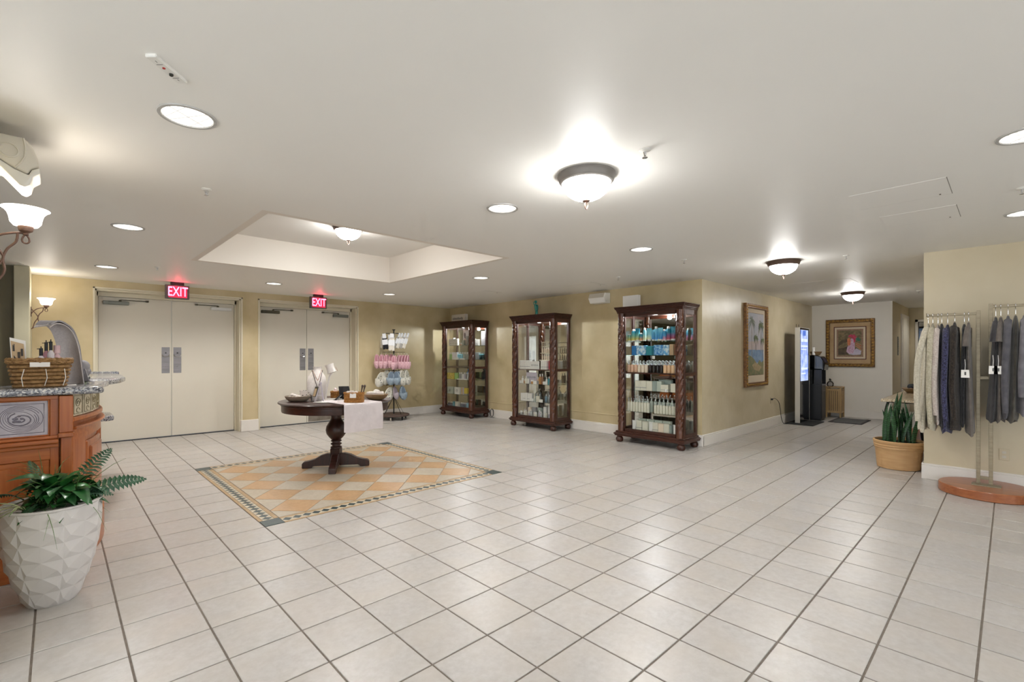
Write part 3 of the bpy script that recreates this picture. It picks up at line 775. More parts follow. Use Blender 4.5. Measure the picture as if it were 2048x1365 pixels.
# pilaster
dpart('pilaster', MB().box(XP0, XP1, FY - .03, FY + .10, .86, 1.09).box(XP0 - .004, XP1 + .004, FY - .04, FY + .10, .832, .86).box(XP0 + .008, XP1 - .004, FY - .022, FY + .10, .03, .832).box(XP0 - .004, XP1 + .004, FY - .045, FY + .10, 0, .18), 'desk_wood_v', bevel=.004)
# curved end
A0, A1 = -27, 6
dpart('curved_body', arc_band(A0, A1, 1.35, 1.62, .02, 1.09, 16), 'desk_wood_v')
dpart('curved_plinth', arc_band(A0, A1, 1.5, 1.665, 0, .2, 16), 'desk_wood')
for k in range(6):
    a = A0 + 1.0 + k * 5.1
    tl = dpart('frieze_tile', arc_band(a, a + 4.8, 1.60, 1.632, .948, 1.088, 3), 'relief_cream')
    fz = MB()
    (x, y) = arc_pt(a + 2.4, 1.634); tx, ty = -sin(radians(a + 2.4)), cos(radians(a + 2.4))
    P = lambda u, z: (x + tx * u, y + ty * u, z)
    fz.tube([P(-.055, .96), P(.055, .96), P(.055, 1.076), P(-.055, 1.076), P(-.055, .96)], .0018, 5)
    fz.tube([P((.036 - .001 * q) * cos(q * .38), 1.028 + (.032 - .0009 * q) * sin(q * .38)) for q in range(28)], .002, 5)
    fz.tube([P((.02) * cos(q * .38), .982 + .015 * sin(q * .38)) for q in range(14)], .002, 5)
    fz.xf(OFF).build('frieze_relief', 'relief_groove_cream', tl, smooth=True)
dpart('curved_rail', arc_band(A0, A1, 1.55, 1.655, .915, .945, 16), 'desk_wood', bevel=.006)
dpart('curved_rail', arc_band(A0, A1, 1.55, 1.668, .868, .885, 16), 'desk_wood', bevel=.006)
dpart('curved_rail', arc_band(A0, A1, 1.55, 1.645, .80, .868, 16), 'desk_wood')
for a, b in ((A0, A0 + 6), (-3, 4)):
    dpart('curved_stile', arc_band(a, b, 1.55, 1.645, .2, .80, 4), 'desk_wood_v')
for a, b in ((A0 + 7.5, -4.5),):
    dpart('curved_panel', arc_band(a, b, 1.55, 1.640, .28, .76, 8), 'desk_wood_v', bevel=.010)
    dpart('curved_panel_field', arc_band(a + 1.6, b - 1.6, 1.55, 1.652, .32, .72, 8), 'desk_wood_v', bevel=.010)
# granite worktops
top = [(-2.78, FY - .045), (-1.335, FY - .045), (-1.305, FY - .03), (-1.29, FY + .0), (-1.292, FY + .10), (-1.31, FY + .20), (-1.29, FY + .40), (-1.235, 2.70), (-1.21, 2.8), (-1.6, 2.9), (-1.75, 2.45), (-1.85, FY + .36), (-2.78, FY + .36)]
tag(MB().prism(top, 1.095, 1.14).build('granite_countertop', 'granite_grey', smooth=True, bevel=.014, segs=3), 'polished grey speckled granite countertop on the reception desk front', 'countertop')
rear = [(-1.35, 2.93), (-1.20, 3.0), (-1.10, 3.25), (-1.045, 3.55), (-1.03, 3.9), (-1.02, 4.3), (-1.05, 4.7), (-1.12, 4.85), (-1.75, 4.85), (-1.75, 3.0)]
tag(MB().prism(rear, 1.095, 1.14).build('granite_countertop', 'granite_grey', smooth=True, bevel=.014, segs=3), 'curved granite countertop bulging out behind the desk end', 'countertop')
tag(MB().box(-1.78, -.985, 4.90, 5.22, 1.112, 1.152).build('granite_ledge', 'granite_grey', bevel=.01, segs=2), 'thin straight granite ledge farthest back on the desk', 'countertop')
tag(MB().prism([(-1.62, 3.0), (-1.20, 2.98), (-1.165, 3.02), (-1.165, 3.3), (-1.22, 3.42), (-1.62, 3.45)], .80, .84).build('granite_shelf', 'granite_grey', bevel=.008, segs=2), 'low granite shelf end peeping out behind the desk curve', 'countertop')
rb_ = thing('reception_desk_return', 'rear return of the reception desk, mostly hidden behind the curved end', 'desk', (-1.55, 4.0, 0))
MB().box(-.20, .22, -.90, .80, 0, 1.0945).build('return_body', 'desk_wood', rb_)
MB().box(-.20, .25, .92, 1.20, 0, 1.1115).build('return_end', 'desk_wood', rb_)

# ------------------------------------------------------------------ things on the counter
mat('wicker', 'a07c4e', .7, noise=(60, '7c5a34', .35, .65), bump=(80, .4)); mat('wicker_light', 'b8925e', .7, noise=(50, '94703f', .35, .65))
mat('wicker_orange', 'b5803f', .7, noise=(60, '8a5a28', .35, .65), bump=(80, .4))
mat('paper_white', 'ece9e4', .6); mat('card_tan', 'c3a884', .6); mat('ink_dark', '3a3430', .6); mat('cream_cloth', 'ded5c6', .8)
def wicker_basket(t, w0, d0, w1, d1, h, m, rows=9, seg=44, amp=.006):
    """woven basket: horizontal weavers going over and under upright stakes"""
    def loop(w, d, z, r, ph, n=seg):
        pts = []
        for k in range(n + 1):
            a = 2 * pi * k / n
            e = 4.0
            ca, sa = cos(a), sin(a)
            q = (abs(ca) ** e + abs(sa) ** e) ** (-1 / e)
            ww = 1 + (amp / .1) * .5 * sin(a * seg / 4 + ph)
            pts.append((w / 2 * q * ca * ww, d / 2 * q * sa * ww, z))
        return pts
    inner = MB()
    inner.loft([[(x * .93, y * .93, z) for x, y, z in loop(w0 + (w1 - w0) * f, d0 + (d1 - d0) * f, h * f, 0, 0)[:-1]] for f in (0, .25, .5, .75, .97)], caps=False)
    b = len(inner.v); inner.f.append(tuple(range(seg)))
    inner.build('basket_shell', m, t)
    rr = h / rows / 2
    for k in range(rows):
        f = (k + .5) / rows
        MB().tube(loop(w0 + (w1 - w0) * f, d0 + (d1 - d0) * f, h * f, 0, pi * k), rr * 1.05, 6).build('woven_strand', m, t, smooth=True)
    rim = MB(); L_ = loop(w1 * 1.03, d1 * 1.03, h, 0, 0, 72)
    for s in (0, pi):
        rim.tube([(x, y, z + rr * .8 * sin(k * .9 + s)) for k, (x, y, z) in enumerate(L_)], rr * .9, 6)
    rim.build('braided_rim', m, t, smooth=True)
bk = thing('wicker_basket', 'brown woven basket with a white tag on the granite reception counter', 'basket', (-1.592, 2.115, 1.141))
wicker_basket(bk, .215, .15, .275, .20, .165, 'wicker', 7, 44, .011)
tg_ = MB().box(-.045, .045, -.1175, -.115, .128, .156).build('tag', 'paper_white', bk)
for x in (-.075, .02, .105):
    MB().tube([(x, -.092, .01), (x + (.012 if x > 0 else -.006), -.109, .06), (x + .006, -.116, .115)], .0022, 5).build('tie', 'paper_white', bk)
t = thing('picture_card', 'upright picture card sticking out of the counter basket', 'card', (-1.685, 2.14, 1.245), -.25)
MB().ext([(-.035, 0, 0), (.03, .01, 0), (.02, .02, .185), (-.047, .0, .205)], (0, .003, 0)).build('card', 'paper_white', t)
MB().ext([(-.032, -.0012, .03), (.025, .007, .03), (.014, .012, .165), (-.042, -.001, .185)], (0, .0008, 0)).build('print_ground', 'card_tan', t)
for x, z in ((-.022, .07), (-.004, .09), (.010, .11), (-.028, .14)):
    MB().ext([(x - .004, .001, z - .02), (x + .005, .003, z - .02), (x + .003, .005, z + .025), (x - .006, .003, z + .025)], (0, -.003, 0)).build('print_figure', 'ink_dark', t)

# products behind the basket
def simple_bottle(r, h, neck=.4, cap=.2):
    return [(r * .9, 0), (r, .006), (r, h * (1 - cap) * .9), (r * neck, h * (1 - cap)), (r * neck, h * (1 - cap) + .002)], [(r * neck * 1.2, h * (1 - cap)), (r * neck * 1.2, h), (.0001, h)]
mat('pink_pack', 'cf9aa8', .4); mat('pale_pack', 'dcd6dc', .4); mat('rose_tube', 'd8b8bd', .4)
for i, (x, y, r, h, m, lb) in enumerate(((-1.592, 2.30, .020, .245, 'pale_pack', 'pale bottle with a thin dark nozzle behind the counter basket'), (-1.568, 2.33, .018, .285, 'pink_pack', 'pink slim bottle with a dark cap behind the counter basket'),
                                         (-1.545, 2.30, .018, .29, 'pale_pack', 'clear-looking bottle with a tall dark stem behind the counter basket'), (-1.515, 2.32, .019, .265, 'rose_tube', 'plain rose tube right of the small bottles behind the basket'))):
    t = thing('product_bottle', lb, 'bottle', (x, y, 1.141), 0, 'bottles behind the counter basket')
    a, b = simple_bottle(r, h); MB().lathe(a, n=16).build('body', m, t, smooth=True)
    if i == 3: MB().lathe([(r * .4, h * .8), (r * .95, h * .8), (r * .95, h * 1.0), (.0001, h)], n=14).build('cap', 'rose_tube', t, smooth=True)
    else: MB().lathe(b, n=10).bar((0, 0, h * .98), (-.02, 0, h * .98), .005, .005).cyl((0, 0, 0), .003, h * .9, h * 1.05, 6).build('nozzle', 'black_plastic', t)
# curved bust display with a grey scarf
mat('display_linen', 'c6bfbd', .75, noise=(90, 'b7b0af', .3, .7)); mat('scarf_grey', 'a3a0a3', .85, noise=(25, '8f8c90', .3, .7), bump=(40, .3))
t = thing('bust_display', 'tall curved bust display draped with a grey scarf on the counter', 'display stand', (-1.445, 2.42, 1.141), .75)
prof = smoothpath([(.05, 0), (.035, .10), (.022, .20), (.0, .30), (-.035, .375), (-.085, .415), (-.135, .415), (-.165, .39)] and [(.05, 0, 0), (.035, 0, .10), (.022, 0, .20), (.0, 0, .30), (-.035, 0, .375), (-.085, 0, .415), (-.135, 0, .42), (-.168, 0, .395)], 5)
rows = []
for k, p in enumerate(prof):
    f = k / (len(prof) - 1); wd = .085 * (1 - .35 * f) + .01 * sin(f * pi)
    rows.append([(p.x - .022 * (1 - (q / 4) ** 2) * (1 - .4 * f) * 0 - .03 * (abs(q) / 4) ** 2, wd * q / 4, p.z - .012 * (abs(q) / 4) ** 2 * f) for q in range(-4, 5)])
MB().grid(rows).build('bust_shell', 'display_linen', t, smooth=True, solid=.006)
rows2 = []
for k, p in enumerate(prof):
    f = k / (len(prof) - 1)
    nx = .012 + .002 * sin(k * .7); wd = (.090 * (1 - .35 * f)) * (.97 + .03 * sin(k * .5))
    rows2.append([(p.x + nx + .0015 * sin(q * 2.1 + k * .2) - .03 * (abs(q) / 4) ** 2, wd * q / 4, p.z + nx * .6 * f + .004) for q in range(-4, 5)])
MB().grid(rows2[6:]).build('scarf', 'scarf_grey', t, smooth=True, solid=.010)
MB().ell((.065, -.02, .12), .04, .05, .045, 16, 10).ell((.075, -.03, .085), .035, .04, .035, 14, 8).build('scarf_knot', 'scarf_grey', t, smooth=True)
MB().grid([[(.045 + .02 * f, -.06 + .012 * q - .02 * f, .11 * (1 - f)) for q in range(6)] if f < .9 else [(.09 + .015 * q, -.08 + .012 * q, .002) for q in range(6)] for f in (0, .3, .6, .85, 1)]).build('scarf_tail', 'scarf_grey', t, smooth=True, solid=.006)
# acrylic sign, booklets, glass dish
t = thing('acrylic_sign_holder', 'slanted clear acrylic sign holder at the end of the counter', 'sign holder', (-1.335, 2.62, 1.141))
MB().ext([(-.075, -.05, .20), (-.065, .06, .20), (-.005, .06, .03), (.0, -.05, .03)], (.004, 0, .001)).build('acrylic_sheet', 'acrylic', t)
MB().ext([(-.071, -.048, .195), (-.062, .056, .195), (-.006, .056, .04), (-.002, -.048, .04)], (.001, 0, .0005)).build('paper_insert', 'paper_white', t)
MB().tube(smoothpath([(.0, -.05, .03), (.012, -.05, .012), (.012, -.05, .002), (-.02, -.05, .001)]), .003, 6).build('acrylic_foot', 'acrylic', t)
t = thing('leaflet', 'white printed leaflet leaning beside the scarf on the counter', 'leaflet', (-1.405, 2.60, 1.141))
MB().ext([(-.05, 0, .13), (-.01, .01, .135), (.03, .01, .015), (-.02, 0, .01)], (.003, .002, .003)).build('leaflet_sheet', 'paper_white', t)
t = thing('glass_dish', 'small greenish glass dish on the counter behind the scarf', 'dish', (-1.375, 2.66, 1.141))
glass('green_glass', (.72, .86, .70), .03, 1.0)
MB().lathe([(.030, 0), (.042, .008), (.045, .03), (.042, .032), (.038, .012), (.001, .008)], n=24).build('dish', 'green_glass', t, smooth=True)
t = thing('paper_slip', 'white paper lying on the counter under the bust display', 'paper', (-1.47, 2.22, 1.1405))
MB().box(-.05, .05, -.05, .05, 0, .002).build('sheet', 'paper_white', t)

# ------------------------------------------------------------------ white faceted planter
pl = thing('potted_plant', 'white faceted planter with ferns and glossy leaves beside the desk', 'potted plant', (-1.535, 1.545, 0))
mat('planter_white', 'dcd8d6', .5, noise=(4, 'd4d0ce', .3, .7)); mat('soil', '241d18', .9, noise=(40, '32291f', .3, .7))
PH = .535
def prad(z):
    f = max(0, min(1, z / PH)); return .105 + .108 * (1 - (1 - f) ** 2.0) + .006 * sin(f * pi)
def prad2(z): return prad(z)
# faceted panels: a staggered grid with pyramid creases
NA, NZ = 14, 6
vs = []; fs = []
idx = {}
def V(p):
    vs.append(p); return len(vs) - 1
rimdx = lambda a, f: .0
for k in range(NZ + 1):
    z = PH * k / NZ
    for i in range(NA):
        a = 2 * pi * i / NA; r = prad(z)
        idx[(k, i)] = V((r * cos(a), r * sin(a), z))
for k in range(NZ):
    for i in range(NA):
        z = PH * (k + .5) / NZ; a = 2 * pi * (i + .5) / NA; j = (i + 1) % NA
        q = [idx[(k, i)], idx[(k, j)], idx[(k + 1, j)], idx[(k + 1, i)]]
        if i % 2 == 0: off, (ca, cz) = .0075, (.74, .40)
        else: off, (ca, cz) = .0075, (.26, .40)
        zc = PH * (k + cz) / NZ; ac = 2 * pi * (i + ca) / NA
        r = prad(zc) + (off if k < NZ - 0 else 0); r2 = prad(z) - .004
        c = V((r * cos(ac), r * sin(ac), zc))
        for u in range(4): fs.append((q[u], q[(u + 1) % 4], c))
body = MB().add(vs, fs)
body.f.append(tuple(reversed([idx[(0, i)] for i in range(NA)])))
body.build('planter_shell', 'planter_white', pl)
rim = MB().lathe([(prad(PH) - .002, PH - .012), (prad(PH) + .004, PH - .004), (prad(PH) + .003, PH + .003), (prad(PH) - .008, PH + .004), (prad(PH) - .014, PH - .004), (prad(PH) - .016, PH - .06)], n=48)
rim.v = rim.v; rim.build('planter_rim', 'planter_white', pl, smooth=True)
MB().lathe([(.001, PH - .035), (prad(PH) - .012, PH - .045)], n=32).build('soil', 'soil', pl)
mat('leaf_dark', '1f4a26', .32, noise=(12, '2f6a34', .3, .7)); mat('leaf_mid', '2f6d33', .3, noise=(14, '3f8a40', .3, .7)); mat('fern_green', '2a4f3a', .5, noise=(20, '3b6448', .3, .7))
banded('leaf_varieg', '5f7a44', 'dcdcae', 26, 'Y', .4, .6); mat('grass_green', '3f6a3a', .45, noise=(9, '6a8a4a', .3, .7))
def leaf(mb_len, wid, droop, curl=.25, n=6):
    """one broad leaf along +x from the origin, as a creased sheet"""
    rows = []
    for k in range(n + 1):
        f = k / n; w_ = wid * sin(pi * min(1, f * .92 + .08)) ** .8 * (1 - f * .15)
        if k == n: w_ = .0008
        x = mb_len * f; z = mb_len * (.55 * f - droop * f * f)
        rows.append([(x, -w_, z + w_ * curl), (x, 0, z), (x, w_, z + w_ * curl)])
    return MB().grid(rows)
lm = [leaf(.12, .032, .75).mesh('leaf', 'leaf_dark', smooth=True), leaf(.095, .028, .5).mesh('leaf', 'leaf_mid', smooth=True), leaf(.125, .034, .95).mesh('leaf', 'leaf_dark', smooth=True)]
R_ = random.Random(3)
for k in range(110):
    a = R_.uniform(0, 2 * pi); rr = R_.uniform(.0, .13)
    if cos(a) < -.5: rr *= .45
    o = link('leaf', lm[k % 3], pl, (rr * cos(a) + .01, rr * sin(a) - .02, PH - .03 + R_.uniform(0, .17) * (1 - rr * 3)))
    o.rotation_euler = (R_.uniform(-.3, .3), R_.uniform(-.75, .3), a + R_.uniform(-.6, .6)); s_ = R_.uniform(.8, 1.2); o.scale = (s_, s_, s_)
def frond(L_, w_, rise, droop, n=16):
    m_ = MB(); P = []
    for k in range(n + 1):
        f = k / n; P.append(Vector((L_ * f * (1 - .12 * f), 0, L_ * (rise * f - droop * f * f))))
    m_.tube(P, [.0028 * (1 - .7 * k / n) for k in range(n + 1)], 5)
    for k in range(2, n + 1):
        f = k / n; l_ = w_ * sin(pi * (f * .86 + .12)) ** .7
        tg2 = (P[min(k + 1, n)] - P[k - 1]).normalized()
        for s in (-1, 1):
            b = P[k]; d = (Vector((0, s, 0)) + tg2 * .35).normalized()
            e = b + d * l_ + Vector((0, 0, -.12 * l_)); hw = L_ / n * .46
            m_.add([b - tg2 * hw * .6, b + d * l_ * .5 - tg2 * hw + Vector((0, 0, .004)), e, b + d * l_ * .5 + tg2 * hw + Vector((0, 0, .004)), b + tg2 * hw * .6], [(0, 1, 2, 3, 4)])
    return m_
for loc, rz, L_, w_, ri, dr in (((.06, .04, PH), .30, .42, .055, .62, .50), ((.04, .10, PH), .95, .27, .06, 1.35, .45), ((-.06, .10, PH), 2.1, .25, .05, 1.35, .55), ((.05, .0, PH), -.25, .24, .05, .7, .7), ((-.06, -.06, PH), 4.3, .15, .04, .5, .75), ((-.1, .06, PH), 2.7, .2, .04, .9, .8)):
    o = frond(L_, w_, ri, dr).build('fern_frond', 'fern_green', pl); o.location = loc; o.rotation_euler = (.95 if L_ > .3 else .45, 0, rz)
# long thin grass blades
gb = MB()
for k in range(70):
    a = R_.uniform(0, 2 * pi); L_ = R_.uniform(.14, .30); e = R_.uniform(.4, 1.3); x0, y0 = R_.uniform(-.08, .1), R_.uniform(-.08, .1)
    if x0 + cos(a) * L_ < -.2: continue
    P = [(x0 + cos(a) * L_ * f, y0 + sin(a) * L_ * f, PH - .02 + L_ * (e * f * 1.2 - (.55 + .5 * (1.3 - e)) * f * f)) for f in (0, .25, .5, .75, 1)]
    gb.tube(P, [.0022, .002, .0017, .0013, .0004], 4)
tag(gb.build('grass_blades', 'grass_green', pl), kind='stuff')
# variegated spider plant at the front left
for k in range(9):
    a = 3.5 + R_.uniform(-1.4, 1.2); o = leaf(R_.uniform(.12, .2), .008, R_.uniform(.7, 1.2), .1).build('variegated_leaf', 'leaf_varieg', pl, smooth=True)
    o.location = (-.10, -.10, PH - .015); o.rotation_euler = (0, -.5, a)
# ------------------------------------------------------------------ round pedestal table
TZT = .80
TB = Vector((.96, 3.47, 0)); RZ = -YAW
def tloc(lx, ly, z=TZT):
    """point on the table in its own frame (x to the right as seen from the counter side, y away)"""
    return (TB.x + lx * cos(RZ) - ly * sin(RZ), TB.y + lx * sin(RZ) + ly * cos(RZ), z)
tb = thing('round_table', 'dark wooden round pedestal table standing on the floor medallion', 'table', TB, RZ)
MB().lathe([(.001, TZT - .028), (.60, TZT - .028), (.628, TZT - .024), (.642, TZT - .016), (.645, TZT - .008), (.640, TZT), (.001, TZT)], n=72).build('tabletop', 'table_wood', tb, smooth=True)
MB().lathe([(.56, .685), (.603, .685), (.606, .70), (.606, .755), (.614, .762), (.614, TZT - .028), (.56, TZT - .028)], n=72).build('apron', 'table_wood', tb, smooth=True)
ped = [(.045, .655), (.075, .655), (.078, .64), (.060, .635), (.064, .615), (.058, .60), (.062, .575), (.085, .535), (.112, .49), (.121, .445), (.112, .40), (.085, .36), (.060, .335), (.050, .325), (.062, .318), (.062, .308), (.046, .302), (.046, .29), (.064, .283), (.064, .272), (.047, .264), (.047, .25), (.066, .242), (.066, .228), (.048, .22)]
MB().lathe([(r, z) for r, z in reversed(ped)], n=36).build('pedestal', 'table_wood_v', tb, smooth=True)
MB().box(-.055, .055, -.055, .055, .05, .225).box(-.10, .10, -.10, .10, .655, .687).build('pedestal_block', 'table_wood_v', tb, bevel=.004)
fp = [(.04, .02), (.04, .16), (.10, .165), (.17, .145), (.24, .105), (.31, .085), (.365, .075), (.385, .055), (.385, .0), (.28, .0), (.26, .022), (.06, .022)]
for k in range(4):
    a = .20 + k * pi / 2
    d = Vector((cos(a), sin(a), 0)); p = Vector((-sin(a), cos(a), 0)) * .04
    MB().ext([d * r - p + Vector((0, 0, z)) for r, z in fp], p * 2).build('foot', 'table_wood_v', tb, bevel=.005)

# white linen runner, hanging over the front right edge
mat('linen', 'dcd4d6', .85, noise=(14, 'd2cacc', .3, .7), bump=(60, .2))
rn = thing('table_runner', 'white linen runner hanging over the front of the round table', 'table runner', (TB.x, TB.y, TZT), RZ)
aA, aB = atan2(-.585, .275), atan2(-.245, .60)
nrm = Vector((-.72, .69, 0))
rows = []
for d_, dz in ((.60, .004), (.45, .004), (.3, .005), (.15, .004), (.04, .004), (.0, .004), (-.004, -.002), (-.006, -.02), (-.006, -.06), (-.006, -.11), (-.004, -.16), (-.002, -.22), (.0, -.295)):
    row = []
    for k in range(19):
        f = k / 18; an = aA + (aB - aA) * f; r_ = .650 - min(0, d_)
        p = Vector((r_ * cos(an), r_ * sin(an), 0)) + nrm * max(0, d_)
        wv = .009 * (1 + sin(f * 13 + .6)) * min(1, max(0, -dz * 7))
        row.append((p.x + cos(an) * wv, p.y + sin(an) * wv, dz - (.006 * sin(f * 7) if dz < -.25 else 0)))
    rows.append(row)
MB().grid(rows).build('runner_cloth', 'linen', rn, smooth=True, solid=.0025)

mat('bowl_clay', 'a89a8a', .55, noise=(8, '8d7f6e', .3, .7)); mat('stone_white', 'e2dbd6', .7, noise=(16, 'd2c8c2', .3, .7)); mat('print_mug', 'd9cfc8', .6, noise=(45, '4a4240', .56, .60))
mat('silver_print', 'b9b2ad', .5, noise=(30, '8a837e', .4, .6))
# left bowl with jewellery and a patterned cup
bo = thing('wooden_bowl', 'shallow pale bowl at the left rim of the round table', 'bowl', tloc(-.39, -.17), RZ)
MB().lathe([(.07, 0), (.10, .006), (.135, .034), (.150, .062), (.146, .066), (.128, .042), (.09, .018), (.001, .012)], n=36, sy=.8).build('bowl', 'bowl_clay', bo, smooth=True)
def lump(name, lb, cat, loc, parts, group=None):
    t = thing(name, lb, cat, loc, RZ, group)
    return t
t = thing('cotton_pouch', 'folded white cloth pouch heaped in the left bowl', 'pouch', tloc(-.40, -.17, TZT + .045), RZ)
m_ = MB()
for k in range(9): m_.ell((-.07 + .025 * (k % 5) + .01 * (k // 5), -.02 + .04 * (k // 5), .008 + .008 * ((k * 3) % 4)), .026, .024, .016, 10, 6)
m_.build('folded_cloth', 'stone_white', t, smooth=True)
t = thing('patterned_cup', 'small black-and-white patterned cup with a handle in the left bowl', 'cup', tloc(-.335, -.14, TZT + .035), RZ)
MB().lathe([(.030, 0), (.040, .01), (.044, .09), (.041, .09), (.037, .014), (.001, .01)], n=24).build('cup_body', 'print_mug', t, smooth=True)
MB().tube([(.042 + .026 * sin(a), 0, .045 + .028 * cos(a)) for a in [pi * k / 10 for k in range(11)]], .005, 6).build('handle', 'print_mug', t, smooth=True)

# necklace bust
mat('bust_white', 'e8e2dd', .6, noise=(50, 'ddd6d1', .3, .7)); mat('bead_dark', '4a3c38', .3); mat('bead_rose', 'b58a78', .35)
t = thing('necklace_bust', 'white necklace bust with beaded necklaces on the round table', 'display bust', tloc(-.215, -.04), RZ + .5)
rows = []
for f, w_, d_, cx_, cy_ in ((0, .085, .03, .02, .0), (.15, .10, .045, .01, .0), (.35, .112, .055, 0, -.005), (.55, .110, .055, 0, -.01), (.70, .10, .05, .0, -.005), (.80, .072, .045, .005, .005), (.87, .05, .042, .01, .015), (.93, .043, .040, .012, .02), (1.0, .052, .048, .012, .02)):
    rows.append([(cx_ + w_ * cos(a) * (1 if sin(a) < 0 else .9), cy_ + d_ * sin(a) * (1.1 if sin(a) < 0 else .35) + .05 * f, .40 * f) for a in [2 * pi * k / 26 for k in range(26)]])
MB().loft(rows).build('bust_form', 'bust_white', t, smooth=True)
def necklace(drop, w_, m, r=.0032):
    P = []
    for k in range(25):
        f = k / 24; u = 2 * f - 1
        z = .36 - drop * (1 - abs(u) ** 1.6); P.append((w_ * u * (1 - .45 * (1 - abs(u))), -.043 - .025 * (1 - u * u) + .05 * (z / .4) - (.012 if drop > .15 else 0), z))
    return MB().tube(P, r, 6)
necklace(.12, .050, m).build('necklace', 'bead_rose', t, smooth=True)
nk = necklace(.21, .060, m, .0035); nk.ell((0, -.075, .135), .008, .006, .035, 8, 6); nk.build('necklace', 'bead_dark', t, smooth=True)
# choker collar form on a tilted stem
t = thing('choker_display', 'white neck form on a slanted stem on the round table', 'display stand', tloc(-.085, -.06), RZ)
MB().box(-.055, .055, -.05, .05, 0, .008).build('stand_foot', 'bust_white', t, bevel=.003)
MB().tube(smoothpath([(-.02, 0, .006), (-.01, 0, .12), (.02, 0, .26), (.05, 0, .33), (.075, .0, .37)]), [.010] * 12 + [.013] * 13 if False else .011, 8).build('stem', 'bust_white', t, smooth=True)
pr_ = [(.052, 0), (.044, .03), (.042, .07), (.047, .105), (.040, .104), (.036, .07), (.038, .03), (.046, .002)]
MB().lathe(pr_, n=28).xf(Matrix.Translation((.055, 0, .33)) @ Matrix.Rotation(-.35, 4, 'Y') @ Matrix.Diagonal((1.1, .9, 1.0, 1))).build('neck_form', 'bust_white', t, smooth=True)
MB().tube([(.105, -.02, .40), (.118, -.02, .375), (.128, -.02, .35)], .0018, 5).build('hanging_thread', 'bead_rose', t)
# small easel
t = thing('display_easel', 'small pale wooden easel at the middle of the round table', 'easel', tloc(-.115, -.20), RZ)
mat('easel_lilac', 'c3bcc6', .55)
MB().bar((-.06, -.02, 0), (-.002, 0, .215), .009, .007).build('easel_leg', 'easel_lilac', t); MB().bar((.045, -.02, 0), (.002, 0, .215), .009, .007).build('easel_leg', 'easel_lilac', t)
MB().bar((0, .08, 0), (0, 0, .21), .008, .006).build('easel_leg', 'easel_lilac', t); MB().bar((-.045, -.012, .075), (.035, -.012, .075), .012, .006).build('easel_ledge', 'easel_lilac', t); MB().box(-.012, .012, -.008, .008, .20, .225).build('easel_head', 'easel_lilac', t)
# small photo card before the bust
t = thing('photo_card', 'small framed photo card leaning before the necklace bust', 'card', tloc(-.215, -.13), RZ - .15)
MB().ext([(-.035, 0, .0), (.03, 0, .0), (.05, .04, .175), (-.015, .04, .175)], (0, .004, 0)).build('card_backing', 'display_linen', t)
MB().ext([(-.022, -.001, .05), (.026, -.001, .05), (.043, .026, .165), (-.003, .026, .165)], (0, .002, 0)).build('photo_frame', 'closer_bronze', t)
MB().ext([(-.018, -.002, .055), (.012, -.002, .055), (.024, .02, .145), (-.002, .02, .145)], (0, .002, 0)).build('photo_print', 'card_tan', t)
# back basket with tissue
t = thing('wicker_basket', 'small orange wicker basket with blue tissue at the back of the round table', 'basket', tloc(-.02, .12), RZ)
wicker_basket(t, .15, .10, .155, .105, .09, 'wicker_orange', 6, 40)
mat('tissue_blue', 'cfe0e4', .7, noise=(10, 'b8d2dc', .3, .7)); mat('tissue_pink', 'e6cfcc', .7)
MB().ext([(.02, -.03, .06), (.06, -.03, .06), (.055, -.02, .145), (.015, -.02, .15)], (0, .03, 0)).build('blue_tissue', 'tissue_blue', t, bevel=.006); MB().ext([(-.05, -.03, .06), (.0, -.03, .06), (-.01, -.02, .13), (-.04, -.02, .14)], (0, .03, 0)).build('pink_tissue', 'tissue_pink', t, bevel=.006)
t = thing('gift_box', 'low white box under the small orange basket on the round table', 'box', tloc(-.06, .01), RZ)
MB().box(-.09, .13, -.03, .02, 0, .02).build('box_body', 'paper_white', t, bevel=.002)
# black photo frame seen from behind with its strut
t = thing('tabletop_photo', 'black picture frame seen from behind with its strut on the round table', 'picture frame', tloc(.11, -.01), RZ + .25)
MB().ext([(-.06, .03, .0), (.07, .03, .0), (.045, -.03, .165), (-.075, -.03, .165)], (0, .012, .004)).build('frame_back', 'black_plastic', t, bevel=.003)
MB().ext([(-.13, -.075, 0), (-.10, -.085, 0), (.015, .012, .095), (-.015, .02, .10)], (0, .006, .004)).build('strut', 'black_plastic', t)
t = thing('sale_leaflet', 'white leaflet lying flat at the front of the round table', 'leaflet', tloc(-.06, -.27, TZT + .001), RZ)
MB().ext([(-.10, -.05, 0), (.12, -.06, 0), (.13, .02, 0), (-.09, .03, 0)], (0, 0, .003)).build('leaflet_sheet', 'paper_white', t)
# front basket with tag
t = thing('wicker_basket', 'rectangular wicker basket with a small tag on the linen runner', 'basket', tloc(.315, -.34, TZT + .007), RZ)
wicker_basket(t, .20, .12, .205, .125, .105, 'wicker_orange', 7, 44)
MB().box(-.028, .042, -.071, -.068, .055, .105).build('tag', 'paper_white', t)
t2 = thing('soap_bundle', 'white soaps heaped in the tagged wicker basket', 'soap', tloc(.30, -.33, TZT + .09), RZ)
m_ = MB()
for k in range(8): m_.ell((-.06 + .03 * (k % 4), -.02 + .035 * (k // 4), .02 + .006 * (k % 3)), .022, .020, .018, 10, 6)
m_.build('soaps', 'stone_white', t2, smooth=True)
t2 = thing('brush_pair', 'two dark-handled brushes standing up in the tagged wicker basket', 'brush', tloc(.385, -.33, TZT + .06), RZ)
for s in (0, 1): MB().tube([(.0 + .02 * s, .01 * s, 0), (.012 + .022 * s, .01 * s, .08), (.02 + .024 * s, .01 * s, .125)], [.004, .006, .011], 8).ell((.021 + .024 * s, .01 * s, .128), .013, .010, .017, 10, 6).build('brush', 'bead_dark', t2, smooth=True)
